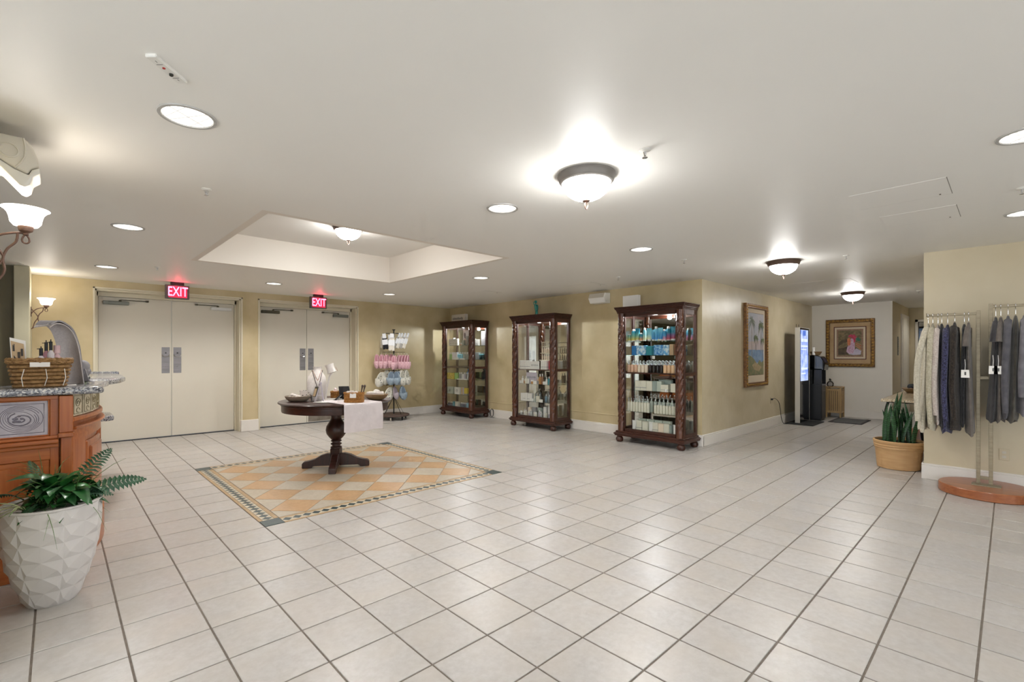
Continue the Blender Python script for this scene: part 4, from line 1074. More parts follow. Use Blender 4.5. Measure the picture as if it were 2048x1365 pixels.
# right bowl with rolled towel
t = thing('wooden_bowl', 'wide wooden bowl at the right rim of the round table', 'bowl', tloc(.475, .02), RZ)
MB().lathe([(.06, 0), (.09, .008), (.125, .035), (.148, .068), (.143, .070), (.12, .044), (.08, .02), (.001, .014)], n=36, sy=.75).build('bowl', 'bowl_wood', t, smooth=True)
t = thing('towel_roll', 'rolled white cloths piled in the wide wooden bowl', 'towel', tloc(.47, .02, TZT + .05), RZ)
m_ = MB().tube([(-.10, -.02, .025), (0, -.03, .03), (.10, -.02, .025)], .024, 10).tube([(-.09, .035, .025), (.08, .035, .028)], .024, 10).ell((.01, 0, .055), .04, .035, .022, 12, 7)
m_.build('towels', 'stone_white', t, smooth=True)

# ------------------------------------------------------------------ slipper rack
RK = Vector((3.68, 6.71, 0))
def rloc(px, depth=0.0, z=0.0):
    """spot on the rack: sideways offset in photo pixels at its distance, and depth offset"""
    lx = (px - 788) * 9.94 / 951 / 1.0
    return (RK.x + lx * cos(RZ) - depth * sin(RZ), RK.y + lx * sin(RZ) + depth * cos(RZ), z)
rk = thing('slipper_rack', 'black metal floor rack on a round wooden base with casters', 'display rack', RK, RZ)
MB().lathe([(.001, .075), (.31, .075), (.322, .082), (.322, .105), (.314, .112), (.001, .112)], n=48).build('round_base', 'base_wood', rk, smooth=True)
for a in (.6, 1.9, 3.6, 4.7, 5.6):
    c = MB().tube([(.27 * cos(a) + s_ * .011, .27 * sin(a), .033) for s_ in (-1, 1)], .032, 14); c.build('caster', 'black_plastic' if a != 4.7 else 'beige_plastic', rk, smooth=True)
    MB().box(.27 * cos(a) - .016, .27 * cos(a) + .016, .27 * sin(a) - .012, .27 * sin(a) + .012, .045, .077).build('caster_bracket', 'black_metal', rk)
MB().cyl((0, 0, 0), .013, .11, 1.87, 12).build('pole', 'black_metal', rk, smooth=True)
MB().box(-.03, .03, -.02, .02, 1.855, 1.875).build('pole_cap', 'black_metal', rk, bevel=.003)
for a in (.35, 2.75, 3.7, 5.7):
    MB().bar((.012 * cos(a), .012 * sin(a), .46), (.21 * cos(a), .21 * sin(a), .112), .010, .006).build('brace', 'black_metal', rk)
for z in (1.79, 1.40, 1.015, .72):
    m_ = MB()
    for k in range(6):
        a = k * pi / 3 + .0
        m_.bar((0, 0, z), (.235 * cos(a), .235 * sin(a), z), .007, .007)
        m_.bar((.15 * cos(a), .15 * sin(a), z), (.15 * cos(a) + .05, .15 * sin(a) - .03, z), .004, .004)
    m_.bar((-.235, -.02, z), (.235, -.02, z), .006, .006)
    m_.build('tier_arms', 'black_metal', rk)
mat('slip_pink', 'e2bcc4', .9, noise=(40, 'd2a3ae', .4, .62), bump=(90, .8)); mat('slip_white', 'e2e0d6', .95, noise=(22, 'd0cfc4', .35, .6), bump=(90, .6)); mat('slip_grey', '9fb0bd', .95, noise=(22, '8797a6', .35, .6), bump=(90, .6)); mat('slip_lilac', 'b5aab2', .9, noise=(25, 'a0959d', .3, .7))
mat('sock_black', '17171d', .9); mat('sock_white', 'd9d5cb', .9, noise=(30, 'cdc8bd', .3, .7)); mat('pack_card', 'dfe2e6', .6); mat('sock_grey', 'a7a49e', .9); mat('spot_dark', '4a4a52', .8)
for q_, c_ in (('pink', 'b9828f'), ('white', 'b9b7aa'), ('grey', '6f7f90'), ('lilac', '8a7f88')): mat('slip_' + q_ + '_bed', c_, .9)
def slipper_parts(L_, W_, m):
    out = []
    n = 18; pol = []
    for k in range(n):
        a = 2 * pi * k / n; x = W_ / 2 * sin(a) * (1 - .16 * (0.5 + .5 * cos(a)) * .6); z = L_ / 2 * cos(a)
        pol.append((x, 0, z))
    sole = MB().ext(pol, (0, .018, 0)).mesh('sole', m, smooth=True, bevel=.006)
    up = MB(); rows = []
    for k in range(6):
        t_ = k / 5; z = -L_ / 2 * (1 - .02) + L_ * .48 * t_
        w_ = W_ / 2 * sqrt(max(.02, 1 - ((z) / (L_ / 2)) ** 2)) * 1.06; h_ = .052 * sin(pi * (.18 + .55 * t_))
        rows.append([(w_ * cos(a), -h_ * sin(a) + .004, z) for a in [pi * q / 10 for q in range(11)]])
    upper = MB().grid(rows).mesh('upper', m, smooth=True, solid=.012)
    bed = MB().ext([(x * .62, -.0015, z * .66 + L_ * .13) for x, y, z in pol], (0, .004, 0)).mesh('footbed', m + '_bed')
    return sole, upper, bed
SL = {k: slipper_parts(L_, W_, m) for k, (L_, W_, m) in dict(pink=(.29, .088, 'slip_pink'), white=(.31, .15, 'slip_white'), grey=(.28, .15, 'slip_grey'), lilac=(.27, .10, 'slip_lilac')).items()}
def slippers(kind, px, z, lb, yaw=0.0, tilt=0.0, depth=-.16, group=None):
    t = thing('slipper_pair', lb, 'slippers', rloc(px, depth, z), RZ + yaw, group)
    for s in (0, 1):
        so = link('sole', SL[kind][0], t, (.022 * s, .065 * s, .0)); so.rotation_euler = (0, tilt, 0)
        link('upper', SL[kind][1], so); link('footbed', SL[kind][2], so)
    MB().tube([(0, .02, .14), (.005, .03, .17), (.0, .05, .175), (.0, .05, .15)], .003, 5).build('hanger_clip', 'beige_plastic', t)
    if kind in ('white',):
        for k, (x, zz) in enumerate(((-.03, .03), (.025, .06), (.02, -.02), (-.025, -.07), (.035, -.06))):
            MB().ell((x, -.052 if zz < 0 else -.002, zz), .010, .004, .010, 8, 5).build('dark_spot', 'spot_dark', t, smooth=True)
for i, (px, yw) in enumerate(((756.5, .1), (765.5, .0), (774.0, -.1))):
    slippers('pink', px, 1.21, ('leftmost pink slipper pair on the second tier of the rack', 'second pink slipper pair from the left on the rack', 'third pink slipper pair from the left on the rack')[i], yw, .05 * (i - 1), -.14, 'pink slippers on the rack')
slippers('pink', 783.5, 1.22, 'middle pink slipper pair half behind the front pink pair', .35, .1, -.10, 'pink slippers on the rack')
slippers('pink', 791.5, 1.19, 'front pink slipper pair at the centre of the rack', 0, 0, -.22, 'pink slippers on the rack')
for i, px in enumerate((801, 807, 813, 818)):
    slippers('pink', px, 1.20, ('pink slipper pair right of the rack pole, first of four edge-on', 'second of four edge-on pink slipper pairs on the rack', 'third of four edge-on pink slipper pairs on the rack', 'rightmost edge-on pink slipper pair on the rack')[i], 1.0 + .05 * i, .08, -.06, 'pink slippers on the rack')
slippers('white', 764, .84, 'large white fuzzy slipper pair at the left of the third tier', .1, .28, -.18, 'fuzzy slippers on the lower tiers')
slippers('white', 774, .88, 'white fuzzy slipper pair half hidden at left centre of the third tier', .6, .2, -.08, 'fuzzy slippers on the lower tiers')
slippers('grey', 786, .87, 'blue-grey fuzzy slipper pair at the left centre of the rack', .1, .1, -.20, 'fuzzy slippers on the lower tiers')
slippers('grey', 797, .87, 'blue-grey fuzzy slipper pair at the right centre of the rack', -.1, -.1, -.18, 'fuzzy slippers on the lower tiers')
slippers('white', 808, .87, 'white fuzzy slipper pair right of the blue-grey ones', .9, -.1, -.12, 'fuzzy slippers on the lower tiers')
slippers('white', 816, .88, 'rightmost white fuzzy slipper pair on the third tier', 1.1, -.15, -.04, 'fuzzy slippers on the lower tiers')
slippers('white', 780, .53, 'white fuzzy slipper pair lowest on the rack', .15, .32, -.18, 'fuzzy slippers on the lower tiers')
slippers('lilac', 794, .56, 'lilac grey slipper pair at the bottom centre of the rack', .5, -.2, -.12, 'fuzzy slippers on the lower tiers')
slippers('grey', 809, .56, 'blue-grey slipper pair at the bottom right of the rack', .8, -.15, -.10, 'fuzzy slippers on the lower tiers')
def socks(px, z, m, lb, w_=.10, h_=.22, yaw=0., tilt=0., depth=-.2, band=True):
    t = thing('sock_pack', lb, 'socks', rloc(px, depth, z), RZ + yaw, 'packed socks on the top tier')
    b = MB().ext([(-w_ / 2, 0, -h_), (-w_ * .05, 0, -h_ * 1.02), (0, 0, -h_ * .9), (w_ * .1, 0, -h_ * 1.04), (w_ / 2, 0, -h_), (w_ * .42, 0, 0), (-w_ * .42, 0, 0)], (0, .022, 0)).build('socks', m, t, bevel=.006)
    b.rotation_euler = (0, tilt, 0)
    if band:
        c = MB().box(-w_ * .5, w_ * .5, -.004, .026, -h_ * .62, -h_ * .18).build('paper_band', 'pack_card', b, bevel=.002)
        MB().ext([(-w_ * .36, 0, -.02), (w_ * .36, 0, -.02), (w_ * .3, 0, .08), (-w_ * .3, 0, .08)], (0, .004, 0)).build('header_card', 'pack_card', b)
socks(765.5, 1.73, 'sock_white', 'thin white sock pack at the far left of the top tier', .03, .24, .9, 0, -.06, False)
socks(773.5, 1.70, 'sock_black', 'black sock pack with a white paper band on the rack', .11, .24, .1, -.12, -.20)
socks(781.0, 1.68, 'sock_grey', 'grey sock pack behind the black one on the rack', .07, .2, .3, -.05, -.10)
socks(789.0, 1.70, 'sock_white', 'white sock pack hanging at the front centre of the top tier', .125, .27, 0, .03, -.24)
for i, px in enumerate((800, 805, 811, 817)):
    socks(px, 1.72, 'sock_white' if i % 2 else 'sock_grey', ('grey sock pack just right of the rack pole, slanted', 'white sock pack, second right of the rack pole, slanted', 'grey sock pack, third right of the rack pole, slanted', 'white sock pack at the far right of the top tier, slanted')[i], .07, .25, .7, .35, -.10)
# ------------------------------------------------------------------ lit display cabinets with carved columns
emat('puck_glow', (.92, .96, 1), 12.0)
def column_mesh():
    prof = []; n = 28; rows = []
    z0, z1 = .165, 1.985; m_ = 150
    for k in range(m_ + 1):
        z = z0 + (z1 - z0) * k / m_; f = (z - z0) / (z1 - z0)
        row = []
        for i in range(n):
            a = 2 * pi * i / n
            if f < .05 or f > .955: r = .052
            elif f < .07 or f > .935: r = .048
            elif f < .15 or .46 < f < .53 or f > .87: r = .048 + .007 * sin(5 * a) * sin(z * 75)      # carved leaves
            else:
                tw = (1 if f < .5 else 1) * z * 46
                r = .048 + .0085 * sin(6 * a - tw)                                                     # rope twist
            row.append((r * cos(a), r * sin(a), z))
        rows.append(row)
    return MB().loft(rows).mesh('carved_column', 'cab_carved', smooth=True)
col_me = column_mesh()
cab = {}
def cabinet(yc, lb, shelves):
    t = thing('display_cabinet', lb, 'display cabinet', (5.140, yc, 0), 0, 'carved wooden display cabinets')
    for x in (-.205, .20):
        for y in (-.495, .495):
            MB().lathe([(.030, 0), (.045, .006), (.056, .03), (.056, .05), (.045, .072), (.036, .08), (.045, .088), (.045, .095)], (x, y, 0), 20).build('bun_foot', 'cab_wood', t, smooth=True)
    MB().box(-.25, .252, -.56, .56, .093, .145).box(-.262, .255, -.572, .572, .115, .135).box(-.24, .245, -.545, .545, .145, .168).build('plinth', 'cab_wood_h', t, bevel=.004)
    for y in (-.470, .470): link('carved_column', col_me, t, (-.192, y, 0))
    for s in (-1, 1):
        a, b = sorted((s * .405, s * .425)); MB().box(-.20, -.165, a, b, .168, 1.985).build('front_stile', 'cab_wood', t, bevel=.002)
        a, b = sorted((s * .505, s * .525)); MB().box(-.17, -.125, a, b, .168, 1.985).build('side_stile', 'cab_wood', t, bevel=.002)
        a, b = sorted((s * .485, s * .525)); MB().box(.185, .235, a, b, .168, 1.985).build('back_post', 'cab_wood', t, bevel=.002)
        a, b = sorted((s * .500, s * .525))
        for z0, z1 in ((.168, .215), (1.925, 1.985), (1.045, 1.088)): MB().box(-.13, .19, a, b, z0, z1).build('side_rail', 'cab_wood_h', t)
        a, b = sorted((s * .510, s * .515)); MB().box(-.13, .19, a, b, .21, 1.93).build('side_pane', 'clear_glass', t)
    MB().box(-.20, -.165, -.42, .42, .168, .212).build('bottom_rail', 'cab_wood_h', t, bevel=.002)
    MB().box(-.20, -.165, -.42, .42, 1.930, 1.985).build('top_rail', 'cab_wood_h', t, bevel=.002)
    MB().box(-.187, -.182, -.405, .405, .21, 1.932).build('front_pane', 'clear_glass', t)
    MB().box(-.18, .21, -.50, .50, .168, .188).build('cabinet_floor', 'cab_wood_h', t)
    MB().box(-.19, .225, -.50, .50, 1.965, 1.985).build('cabinet_roof', 'cab_wood_h', t)
    MB().box(.205, .212, -.49, .49, .188, 1.965).build('mirror_back', 'mirror', t)
    MB().box(.213, .235, -.49, .49, .168, 1.985).build('back_panel', 'cab_wood', t)
    # cornice, stepping outward
    c = MB()
    st = [(.228, .528), (.234, .534), (.240, .542), (.252, .556), (.258, .562), (.262, .566)]
    zz = [1.982, 2.000, 2.018, 2.040, 2.056, 2.066, 2.080]
    for (hx, hy), a, b in zip(st, zz[:-1], zz[1:]): c.box(-hx, .245, -hy, hy, a, b)
    c.build('cornice', 'cab_wood_h', t, bevel=.005)
    MB().box(-.16, .205, -.49, .49, 1.055, 1.074).build('wooden_shelf', 'cab_wood_h', t)
    for z in shelves: MB().box(-.15, .203, -.495, .495, z - .008, z).build('glass_shelf', 'shelf_glass', t)
    MB().lathe([(.032, 1.964), (.030, 1.955), (.0001, 1.954)], (-.02, 0, 0), 20).build('puck_light', 'puck_glow', t)
    point('cabinet_lamp', t, (-.02, 0, 1.93), P_CAB, (.93, .97, 1.0), .03)
    return t
cabinet(1.605, 'carved display cabinet nearest the hallway, full of blue tubes and white bottles', (.475, .802, 1.337, 1.552))
cabinet(3.935, 'carved display cabinet in the middle, under the teal statue', (.475, .802))
cabinet(6.180, 'carved display cabinet at the left by the corner, under the lettered sign', (.475, .802, 1.237, 1.552))

# ------------------------------------------------------------------ packs on the shelves
mat('pk_white', 'e6e6e2', .35); mat('pk_ivory', 'dcdac9', .4); mat('pk_sage', 'b9c4b8', .4); mat('pk_greygreen', '93a29c', .4); mat('pk_peach', 'e2b99c', .35); mat('pk_cream', 'e8d8c2', .35); mat('pk_black', '1c1714', .3); mat('pk_apricot', 'e6c096', .35)
mat('pk_silver', 'cdd3d4', .25, metal=.5); mat('pk_teal', '2f8f9c', .35); mat('pk_blue', '2f7fc0', .35); mat('pk_aqua', '7cc6da', .35); mat('pk_navy', '20304c', .35); mat('pk_red', 'c2334e', .4); mat('pk_yellow', 'd9c33e', .4); mat('pk_green', '8fc06a', .4); mat('pk_brown', '8a5a3a', .4); mat('pk_amber', 'b5813f', .3); mat('pk_lilac', 'bdb6c6', .35); mat('pk_grey', '8a8c90', .4); mat('pk_photo', 'ece8ee', .4)
mat('pk_bluephoto', '5fa6d8', .4, noise=(22, 'd8eef8', .42, .58)); mat('pk_bluephoto2', '3f86c8', .4, noise=(28, '9fd0ec', .42, .6)); mat('pk_yellowphoto', 'd6c63c', .4, noise=(40, '8a5a28', .52, .58)); mat('pk_kraft', 'c2a684', .5); mat('pk_skyglass', '7fb0c4', .15)
gradz('tube_yellow', [(.0, 'ffffff'), (.12, 'd2c85a'), (.45, '6fb7a8'), (.75, '1f93b0'), (1, '1f86a6')], .19)
gradz('tube_orange', [(.0, 'f2e8dc'), (.15, 'd8965a'), (.5, '2e9ab0'), (1, '1b7fa0')], .15)
gradz('tube_pale', [(.0, 'ffffff'), (.15, 'e6e6b4'), (.5, '8fd0d8'), (1, '5ab8d0')], .19)
gradz('tube_red', [(.0, 'e8dcdc'), (.12, 'b8485c'), (.42, '7a5a8a'), (.6, '1f7f9a'), (1, '167a92')], .19)
gradz('tube_blue', [(.0, 'd8ecf4'), (.15, '3f8fcf'), (.6, '5ab4dc'), (1, '7fcfe2')], .19)
gradz('tube_pink', [(.0, 'efe0e6'), (.2, 'd08aa8'), (.5, '4a9fd0'), (1, '3f9fc4')], .15)
MC = {}
def pk_mesh(kind, w, d, h, m):
    key = (kind, round(w, 3), round(d, 3), round(h, 3), m)
    if key in MC: return MC[key]
    parts = []
    if kind == 'box':
        parts.append(('body', MB().box(-d / 2, d / 2, -w / 2, w / 2, 0, h).mesh('carton', m, bevel=.0015)))
    elif kind == 'banded_box':
        parts.append(('body', MB().box(-d / 2, d / 2, -w / 2, w / 2, 0, h).mesh('carton', m, bevel=.0015)))
        parts.append(('colour_band', MB().box(-d / 2 - .001, d / 2 + .001, -w / 2 - .001, w / 2 + .001, h * .28, h * .33).mesh('colour_band', 'pk_grey')))
    elif kind == 'tube':                       # squeezed tube standing on its cap
        rows = []
        for k in range(7):
            f = k / 6; z = h * .12 + h * .88 * f; ww = w * (.40 + .10 * f); dd = d * (.42 * (1 - f) + .03)
            rows.append([(dd * cos(a), ww * sin(a), z) for a in [2 * pi * q / 16 for q in range(16)]])
        parts.append(('body', MB().loft(rows).mesh('tube', m, smooth=True)))
        parts.append(('cap', MB().lathe([(w * .32, 0), (w * .34, h * .12), (w * .30, h * .125)], n=16).mesh('cap', 'pk_white', smooth=True)))
    elif kind == 'spray':                      # round can or bottle with a domed cap
        r = w * .48
        parts.append(('body', MB().lathe([(r * .95, 0), (r, .004), (r, h * .78), (r * .75, h * .84)], n=18).mesh('bottle', m, smooth=True)))
        parts.append(('cap', MB().lathe([(r * .72, h * .83), (r * .72, h * .95), (r * .45, h), (.0001, h)], n=14).mesh('cap', 'pk_white', smooth=True)))
    elif kind == 'pump':
        r = w * .48; s_ = d / w
        parts.append(('body', MB().lathe([(r * .94, 0), (r, .004), (r, h * .66), (r * .9, h * .70), (r * .38, h * .72), (r * .38, h * .75)], n=16, sx=s_).mesh('bottle', m, smooth=True)))
        parts.append(('pump', MB().lathe([(r * .42, h * .74), (r * .42, h * .82), (r * .15, h * .83), (r * .15, h * .95)], n=10).box(-r * .75, r * .2, -r * .2, r * .2, h * .93, h).mesh('pump', 'pk_silver', smooth=True)))
    elif kind == 'capped':
        r = w * .48
        parts.append(('body', MB().lathe([(r * .94, 0), (r, .004), (r, h * .70), (r * .4, h * .76)], n=16).mesh('bottle', m, smooth=True)))
        parts.append(('cap', MB().lathe([(r * .45, h * .75), (r * .45, h), (.0001, h)], n=12).mesh('cap', 'pk_white' if m != 'pk_white' else 'pk_silver', smooth=True)))
    elif kind == 'jar':
        r = w * .48
        parts.append(('body', MB().lathe([(r * .9, 0), (r, .004), (r, h * .62), (r * .9, h * .64)], n=18).mesh('jar', m, smooth=True)))
        parts.append(('lid', MB().lathe([(r * 1.02, h * .63), (r * 1.02, h), (.0001, h)], n=18).mesh('lid', 'pk_white', smooth=True)))
    elif kind == 'bag':
        rows = []
        for f, k_ in ((0, .9), (.3, 1.0), (.6, .9), (.75, .45), (.8, .35), (.9, .5), (1, .62)):
            rows.append([(d / 2 * k_ * cos(a) * (1 + .15 * sin(5 * a + 6 * f)), w / 2 * k_ * sin(a), h * f) for a in [2 * pi * q / 20 for q in range(20)]])
        parts.append(('body', MB().loft(rows).mesh('gift_bag', m, smooth=True)))
    MC[key] = parts
    return parts
NMS = {'box': ('product_box', 'box'), 'banded_box': ('product_box', 'box'), 'tube': ('lotion_tube', 'tube'), 'spray': ('spray_bottle', 'bottle'), 'pump': ('pump_bottle', 'bottle'), 'capped': ('small_bottle', 'bottle'), 'jar': ('cream_jar', 'jar'), 'bag': ('gift_bag', 'gift bag')}
def pack(kind, x, y, z, w, d, h, m, lb, group=None, rz=0):
    parts = pk_mesh(kind, w, d, h, m); nm, cat = NMS[kind]
    o = link(nm, parts[0][1], None, (x, y, z), rz); tag(o, lb, cat, group)
    for n_, me in parts[1:]: link(n_, me, o)
    return o
E_ = .0006
ORD = ('first', 'second', 'third', 'fourth', 'fifth', 'sixth', 'seventh', 'eighth', 'ninth', 'tenth', 'eleventh', 'twelfth', 'thirteenth', 'fourteenth')
# --- cabinet nearest the hallway ------------------------------------------------------------
Z1 = 1.552 + E_
r1 = [('spray', 1.985, .060, .115, 'tube_yellow', 'yellow-to-teal small spray bottle'), ('spray', 1.912, .074, .185, 'tube_yellow', 'yellow-to-teal tall spray bottle'), ('tube', 1.845, .080, .195, 'tube_yellow', 'yellow-to-teal squeeze tube'), ('spray', 1.785, .056, .125, 'tube_orange', 'orange-to-teal short bottle'), ('spray', 1.728, .050, .200, 'tube_pale', 'slim pale spray bottle with a white cap'), ('tube', 1.652, .085, .190, 'tube_pale', 'wide pale yellow-to-aqua tube'), ('tube', 1.590, .050, .165, 'tube_blue', 'narrow aqua tube'), ('spray', 1.540, .056, .210, 'tube_blue', 'tall blue spray bottle with a big white cap'), ('tube', 1.472, .080, .190, 'tube_blue', 'wide light blue tube'), ('spray', 1.405, .058, .165, 'tube_pink', 'pink-to-blue bottle'), ('spray', 1.342, .064, .205, 'tube_red', 'red-to-teal tall spray bottle'), ('tube', 1.272, .088, .200, 'tube_red', 'red-to-teal wide tube'), ('spray', 1.212, .045, .160, 'tube_pink', 'pink-to-blue bottle at the right end')]
for k, y, w_, h_, m, lb in r1: pack(k, 5.03, y, Z1, w_, w_ * .9, h_, m, lb + ', top shelf of the hallway-side cabinet', 'sun-care packs on the top shelf')
Z2 = 1.337 + E_
for y, w_, h_, m, lb in ((1.905, .075, .145, 'pk_blue', 'dark blue end box'), (1.785, .155, .148, 'pk_bluephoto', 'wide blue and white photo box'), (1.655, .09, .140, 'pk_teal', 'teal box'), (1.500, .145, .152, 'pk_bluephoto2', 'square sky-blue box'), (1.382, .085, .150, 'pk_bluephoto', 'narrow speckled blue box'), (1.300, .060, .160, 'pk_kraft', 'tan upright box'), (1.228, .055, .158, 'pk_brown', 'brown upright box')):
    pack('box', 5.06, y, Z2, w_, .07, h_, m, lb + ' on the second shelf of the hallway-side cabinet', 'gift boxes on the second shelf')
t = pack('box', 5.00, 1.565, Z2 - .055, .045, .002, .045, 'pk_white', 'tiny white price card hanging under the blue boxes'); 
Z3 = 1.0745 + E_
for i in range(14):
    y = 1.995 - i * .0595
    m = 'pk_peach' if i < 3 else ('pk_cream' if i < 6 else ('pk_black' if i < 10 else ('pk_apricot' if i < 13 else 'pk_white')))
    nm = {'pk_peach': 'peach pump bottle', 'pk_cream': 'cream pump bottle', 'pk_black': 'black pump bottle', 'pk_apricot': 'apricot pump bottle', 'pk_white': 'white pump bottle'}[m]
    pack('pump', 5.03, y, Z3, .056, .050, .165, m, nm + ', ' + ORD[i] + ' from left, front row, wooden shelf, hallway-side cabinet', 'pump bottles in the front row of the wooden shelf')
for i in range(13):
    pack('pump', 5.115, 1.965 - i * .0595, Z3, .054, .05, .18, 'pk_lilac' if i % 2 else 'pk_white', ('pale lilac' if i % 2 else 'white') + ' pump bottle, ' + ORD[i] + ' from left, back row, wooden shelf, hallway-side cabinet', 'pump bottles in the back row of the wooden shelf')
Z4 = .802 + E_
for i, (k, y, w_, h_, m, lb) in enumerate((('banded_box', 1.833, .088, .148, 'pk_ivory', 'leftmost ivory box with a grey line'), ('banded_box', 1.740, .092, .150, 'pk_ivory', 'second ivory box with a grey line'), ('box', 1.642, .095, .148, 'pk_ivory', 'plain ivory box'), ('box', 1.556, .070, .152, 'pk_greygreen', 'grey-green narrow box'), ('box', 1.482, .075, .152, 'pk_sage', 'sage box'), ('banded_box', 1.385, .115, .105, 'pk_ivory', 'low ivory box in front'), ('box', 1.268, .075, .125, 'pk_ivory', 'ivory box at the right end'))):
    pack(k, 5.05 if i != 5 else 5.02, y, Z4, w_, .08, h_, m, lb + ' on the shelf below the wooden one, hallway-side cabinet', 'boxes on the fourth shelf')
pack('box', 5.13, 1.44, Z4, .20, .05, .17, 'pk_greygreen', 'dark sage box standing behind the others on the fourth shelf, hallway-side cabinet')
pack('jar', 4.985, 1.36, Z4, .045, .045, .04, 'pk_white', 'tiny white jar in front of the low ivory box')
Z5 = .475 + E_
for i in range(8): pack('pump', 5.02, 1.990 - i * .0470, Z5, .0455, .05, .205, 'pk_ivory', 'ivory pump bottle, ' + ORD[i] + ' in left front group, fifth shelf, hallway-side cabinet', 'ivory pump bottles, left front group')
for i in range(8): pack('pump', 5.02, 1.545 - i * .0460, Z5, .0445, .05, .175, 'pk_ivory', 'shorter ivory pump bottle, ' + ORD[i] + ' in right front group, fifth shelf, hallway-side cabinet', 'ivory pump bottles, right front group')
for i in range(11): pack('pump', 5.12, 1.930 - i * .066, Z5, .055, .05, .235, 'pk_sage', 'tall sage pump bottle, ' + ORD[i] + ' in back row, fifth shelf, hallway-side cabinet', 'sage pump bottles in the back row')
Z6 = .188 + E_
for i, (k, y, w_, h_, m, lb) in enumerate((('tube', 1.900, .075, .150, 'pk_white', 'leftmost white tube'), ('banded_box', 1.803, .090, .160, 'pk_ivory', 'first ivory box'), ('box', 1.705, .084, .150, 'pk_ivory', 'second ivory box'), ('tube', 1.620, .080, .152, 'pk_white', 'middle white tube'), ('banded_box', 1.537, .084, .150, 'pk_ivory', 'third ivory box with a line'), ('box', 1.448, .084, .145, 'pk_cream', 'cream box'), ('box', 1.360, .084, .150, 'pk_ivory', 'fourth ivory box'), ('box', 1.298, .035, .140, 'pk_greygreen', 'narrow grey-green box'), ('tube', 1.245, .060, .145, 'pk_white', 'rightmost white tube'))):
    pack(k, 5.03, y, Z6, w_, .07, h_, m, lb + ' on the lowest shelf of the hallway-side cabinet', 'packs on the lowest shelf')
for i in range(4): pack('box', 5.125, 1.80 - i * .13, Z6, .12, .06, .175, 'pk_sage', 'sage box, ' + ORD[i] + ' in the back row, lowest shelf, hallway-side cabinet', 'sage boxes in the back row')
# --- middle cabinet ---------------------------------------------------------------------------
for i in range(9): pack('banded_box', 5.03, 4.315 - i * .031, Z3, .029, .06, .165, 'pk_white', 'slim white carton, ' + ORD[i] + ' from left on the wooden shelf, middle cabinet', 'slim white cartons')
t = pack('box', 5.00, 3.945, Z3, .235, .006, .150, 'pk_white', 'white lettered card on the wooden shelf of the middle cabinet')
place_mesh('lettering', text_mesh('SIENNA', .052, 'pk_grey', extrude=.0005), Matrix.Translation((-.0042, 0, .075)) @ Matrix.Rotation(-pi / 2, 4, 'Z') @ Matrix.Rotation(pi / 2, 4, 'X'), t)
for i in range(3): pack('banded_box', 5.03, 3.775 - i * .05, Z3, .046, .06, .16, 'pk_white', 'white carton, ' + ORD[i] + ' right of the lettered card, middle cabinet', 'white cartons beside the card')
for i in range(4):
    pack('box', 5.06 + .055 * (i % 2) * 1.0, 3.607 - .052 * (i // 2), Z3, .05, .05, .26 - .10 * (1 - i % 2), 'pk_red', ('tall ' if i % 2 else 'short ') + ('left ' if i < 2 else 'right ') + 'red carton at the end of the wooden shelf, middle cabinet', 'red cartons in the middle cabinet')
mat('rack_ivory', 'd9d5c0', .4)
t = thing('tiered_rack', 'ivory wire tiered rack of small bottles inside the middle cabinet', 'display rack', (5.10, 3.725, Z3))
for k, (z, hw) in enumerate(((.17, .155), (.30, .14), (.42, .125), (.50, .12))):
    MB().box(-.05 + .015 * k, .05, -hw, hw, z - .006, z + .006).build('tier', 'rack_ivory', t)
for y in (-.115, .115):
    for x in (-.01, .045): MB().bar((x, y, 0), (x, y, .50), .008, .008).build('upright', 'rack_ivory', t)
for k, z in enumerate((.176, .306)):
    for q in range(5):
        y = -.10 + q * .05
        pack('capped', 5.085, 3.725 + y, Z3 + z + .0005, .03, .03, .10, 'pk_cream', 'ivory sample bottle, ' + ORD[4 - q] + ' from left on the ' + ('lower' if k == 0 else 'middle') + ' tier of the wire rack', 'sample bottles on the wire rack')
t = pack('box', 5.06, 4.075, Z4, .27, .006, .21, 'pk_lilac', 'pale lettered card on the shelf under the wooden one, middle cabinet')
place_mesh('lettering', text_mesh('epicuren', .062, 'pk_navy', extrude=.0005), Matrix.Translation((-.0042, 0, .125)) @ Matrix.Rotation(-pi / 2, 4, 'Z') @ Matrix.Rotation(pi / 2, 4, 'X'), t)
for i, (k, y, w_, h_, m, lb) in enumerate((('jar', 4.325, .05, .055, 'pk_white', 'leftmost white jar'), ('capped', 4.265, .05, .14, 'pk_white', 'first white bottle'), ('capped', 4.215, .04, .075, 'pk_amber', 'small amber bottle at the left'), ('capped', 4.175, .05, .14, 'pk_ivory', 'ivory bottle'), ('capped', 4.120, .045, .13, 'pk_white', 'second white bottle'), ('jar', 4.015, .065, .075, 'pk_amber', 'round amber jar'), ('box', 3.925, .085, .060, 'pk_white', 'white price card block'), ('capped', 3.935, .04, .12, 'pk_peach', 'peach bottle behind the price card'), ('capped', 3.825, .05, .19, 'pk_amber', 'tall amber bottle'), ('capped', 3.770, .05, .195, 'pk_brown', 'tall brown bottle'), ('jar', 3.715, .075, .055, 'pk_white', 'white jar at the right'), ('capped', 3.665, .045, .14, 'pk_white', 'third white bottle'), ('capped', 3.605, .055, .15, 'pk_teal', 'teal bottle at the right end'))):
    pack(k, 5.02 if i != 7 else 5.09, y, Z4, w_, w_ * .9, h_, m, lb + ' on the shelf under the wooden one, middle cabinet', 'bottles and jars, middle cabinet')
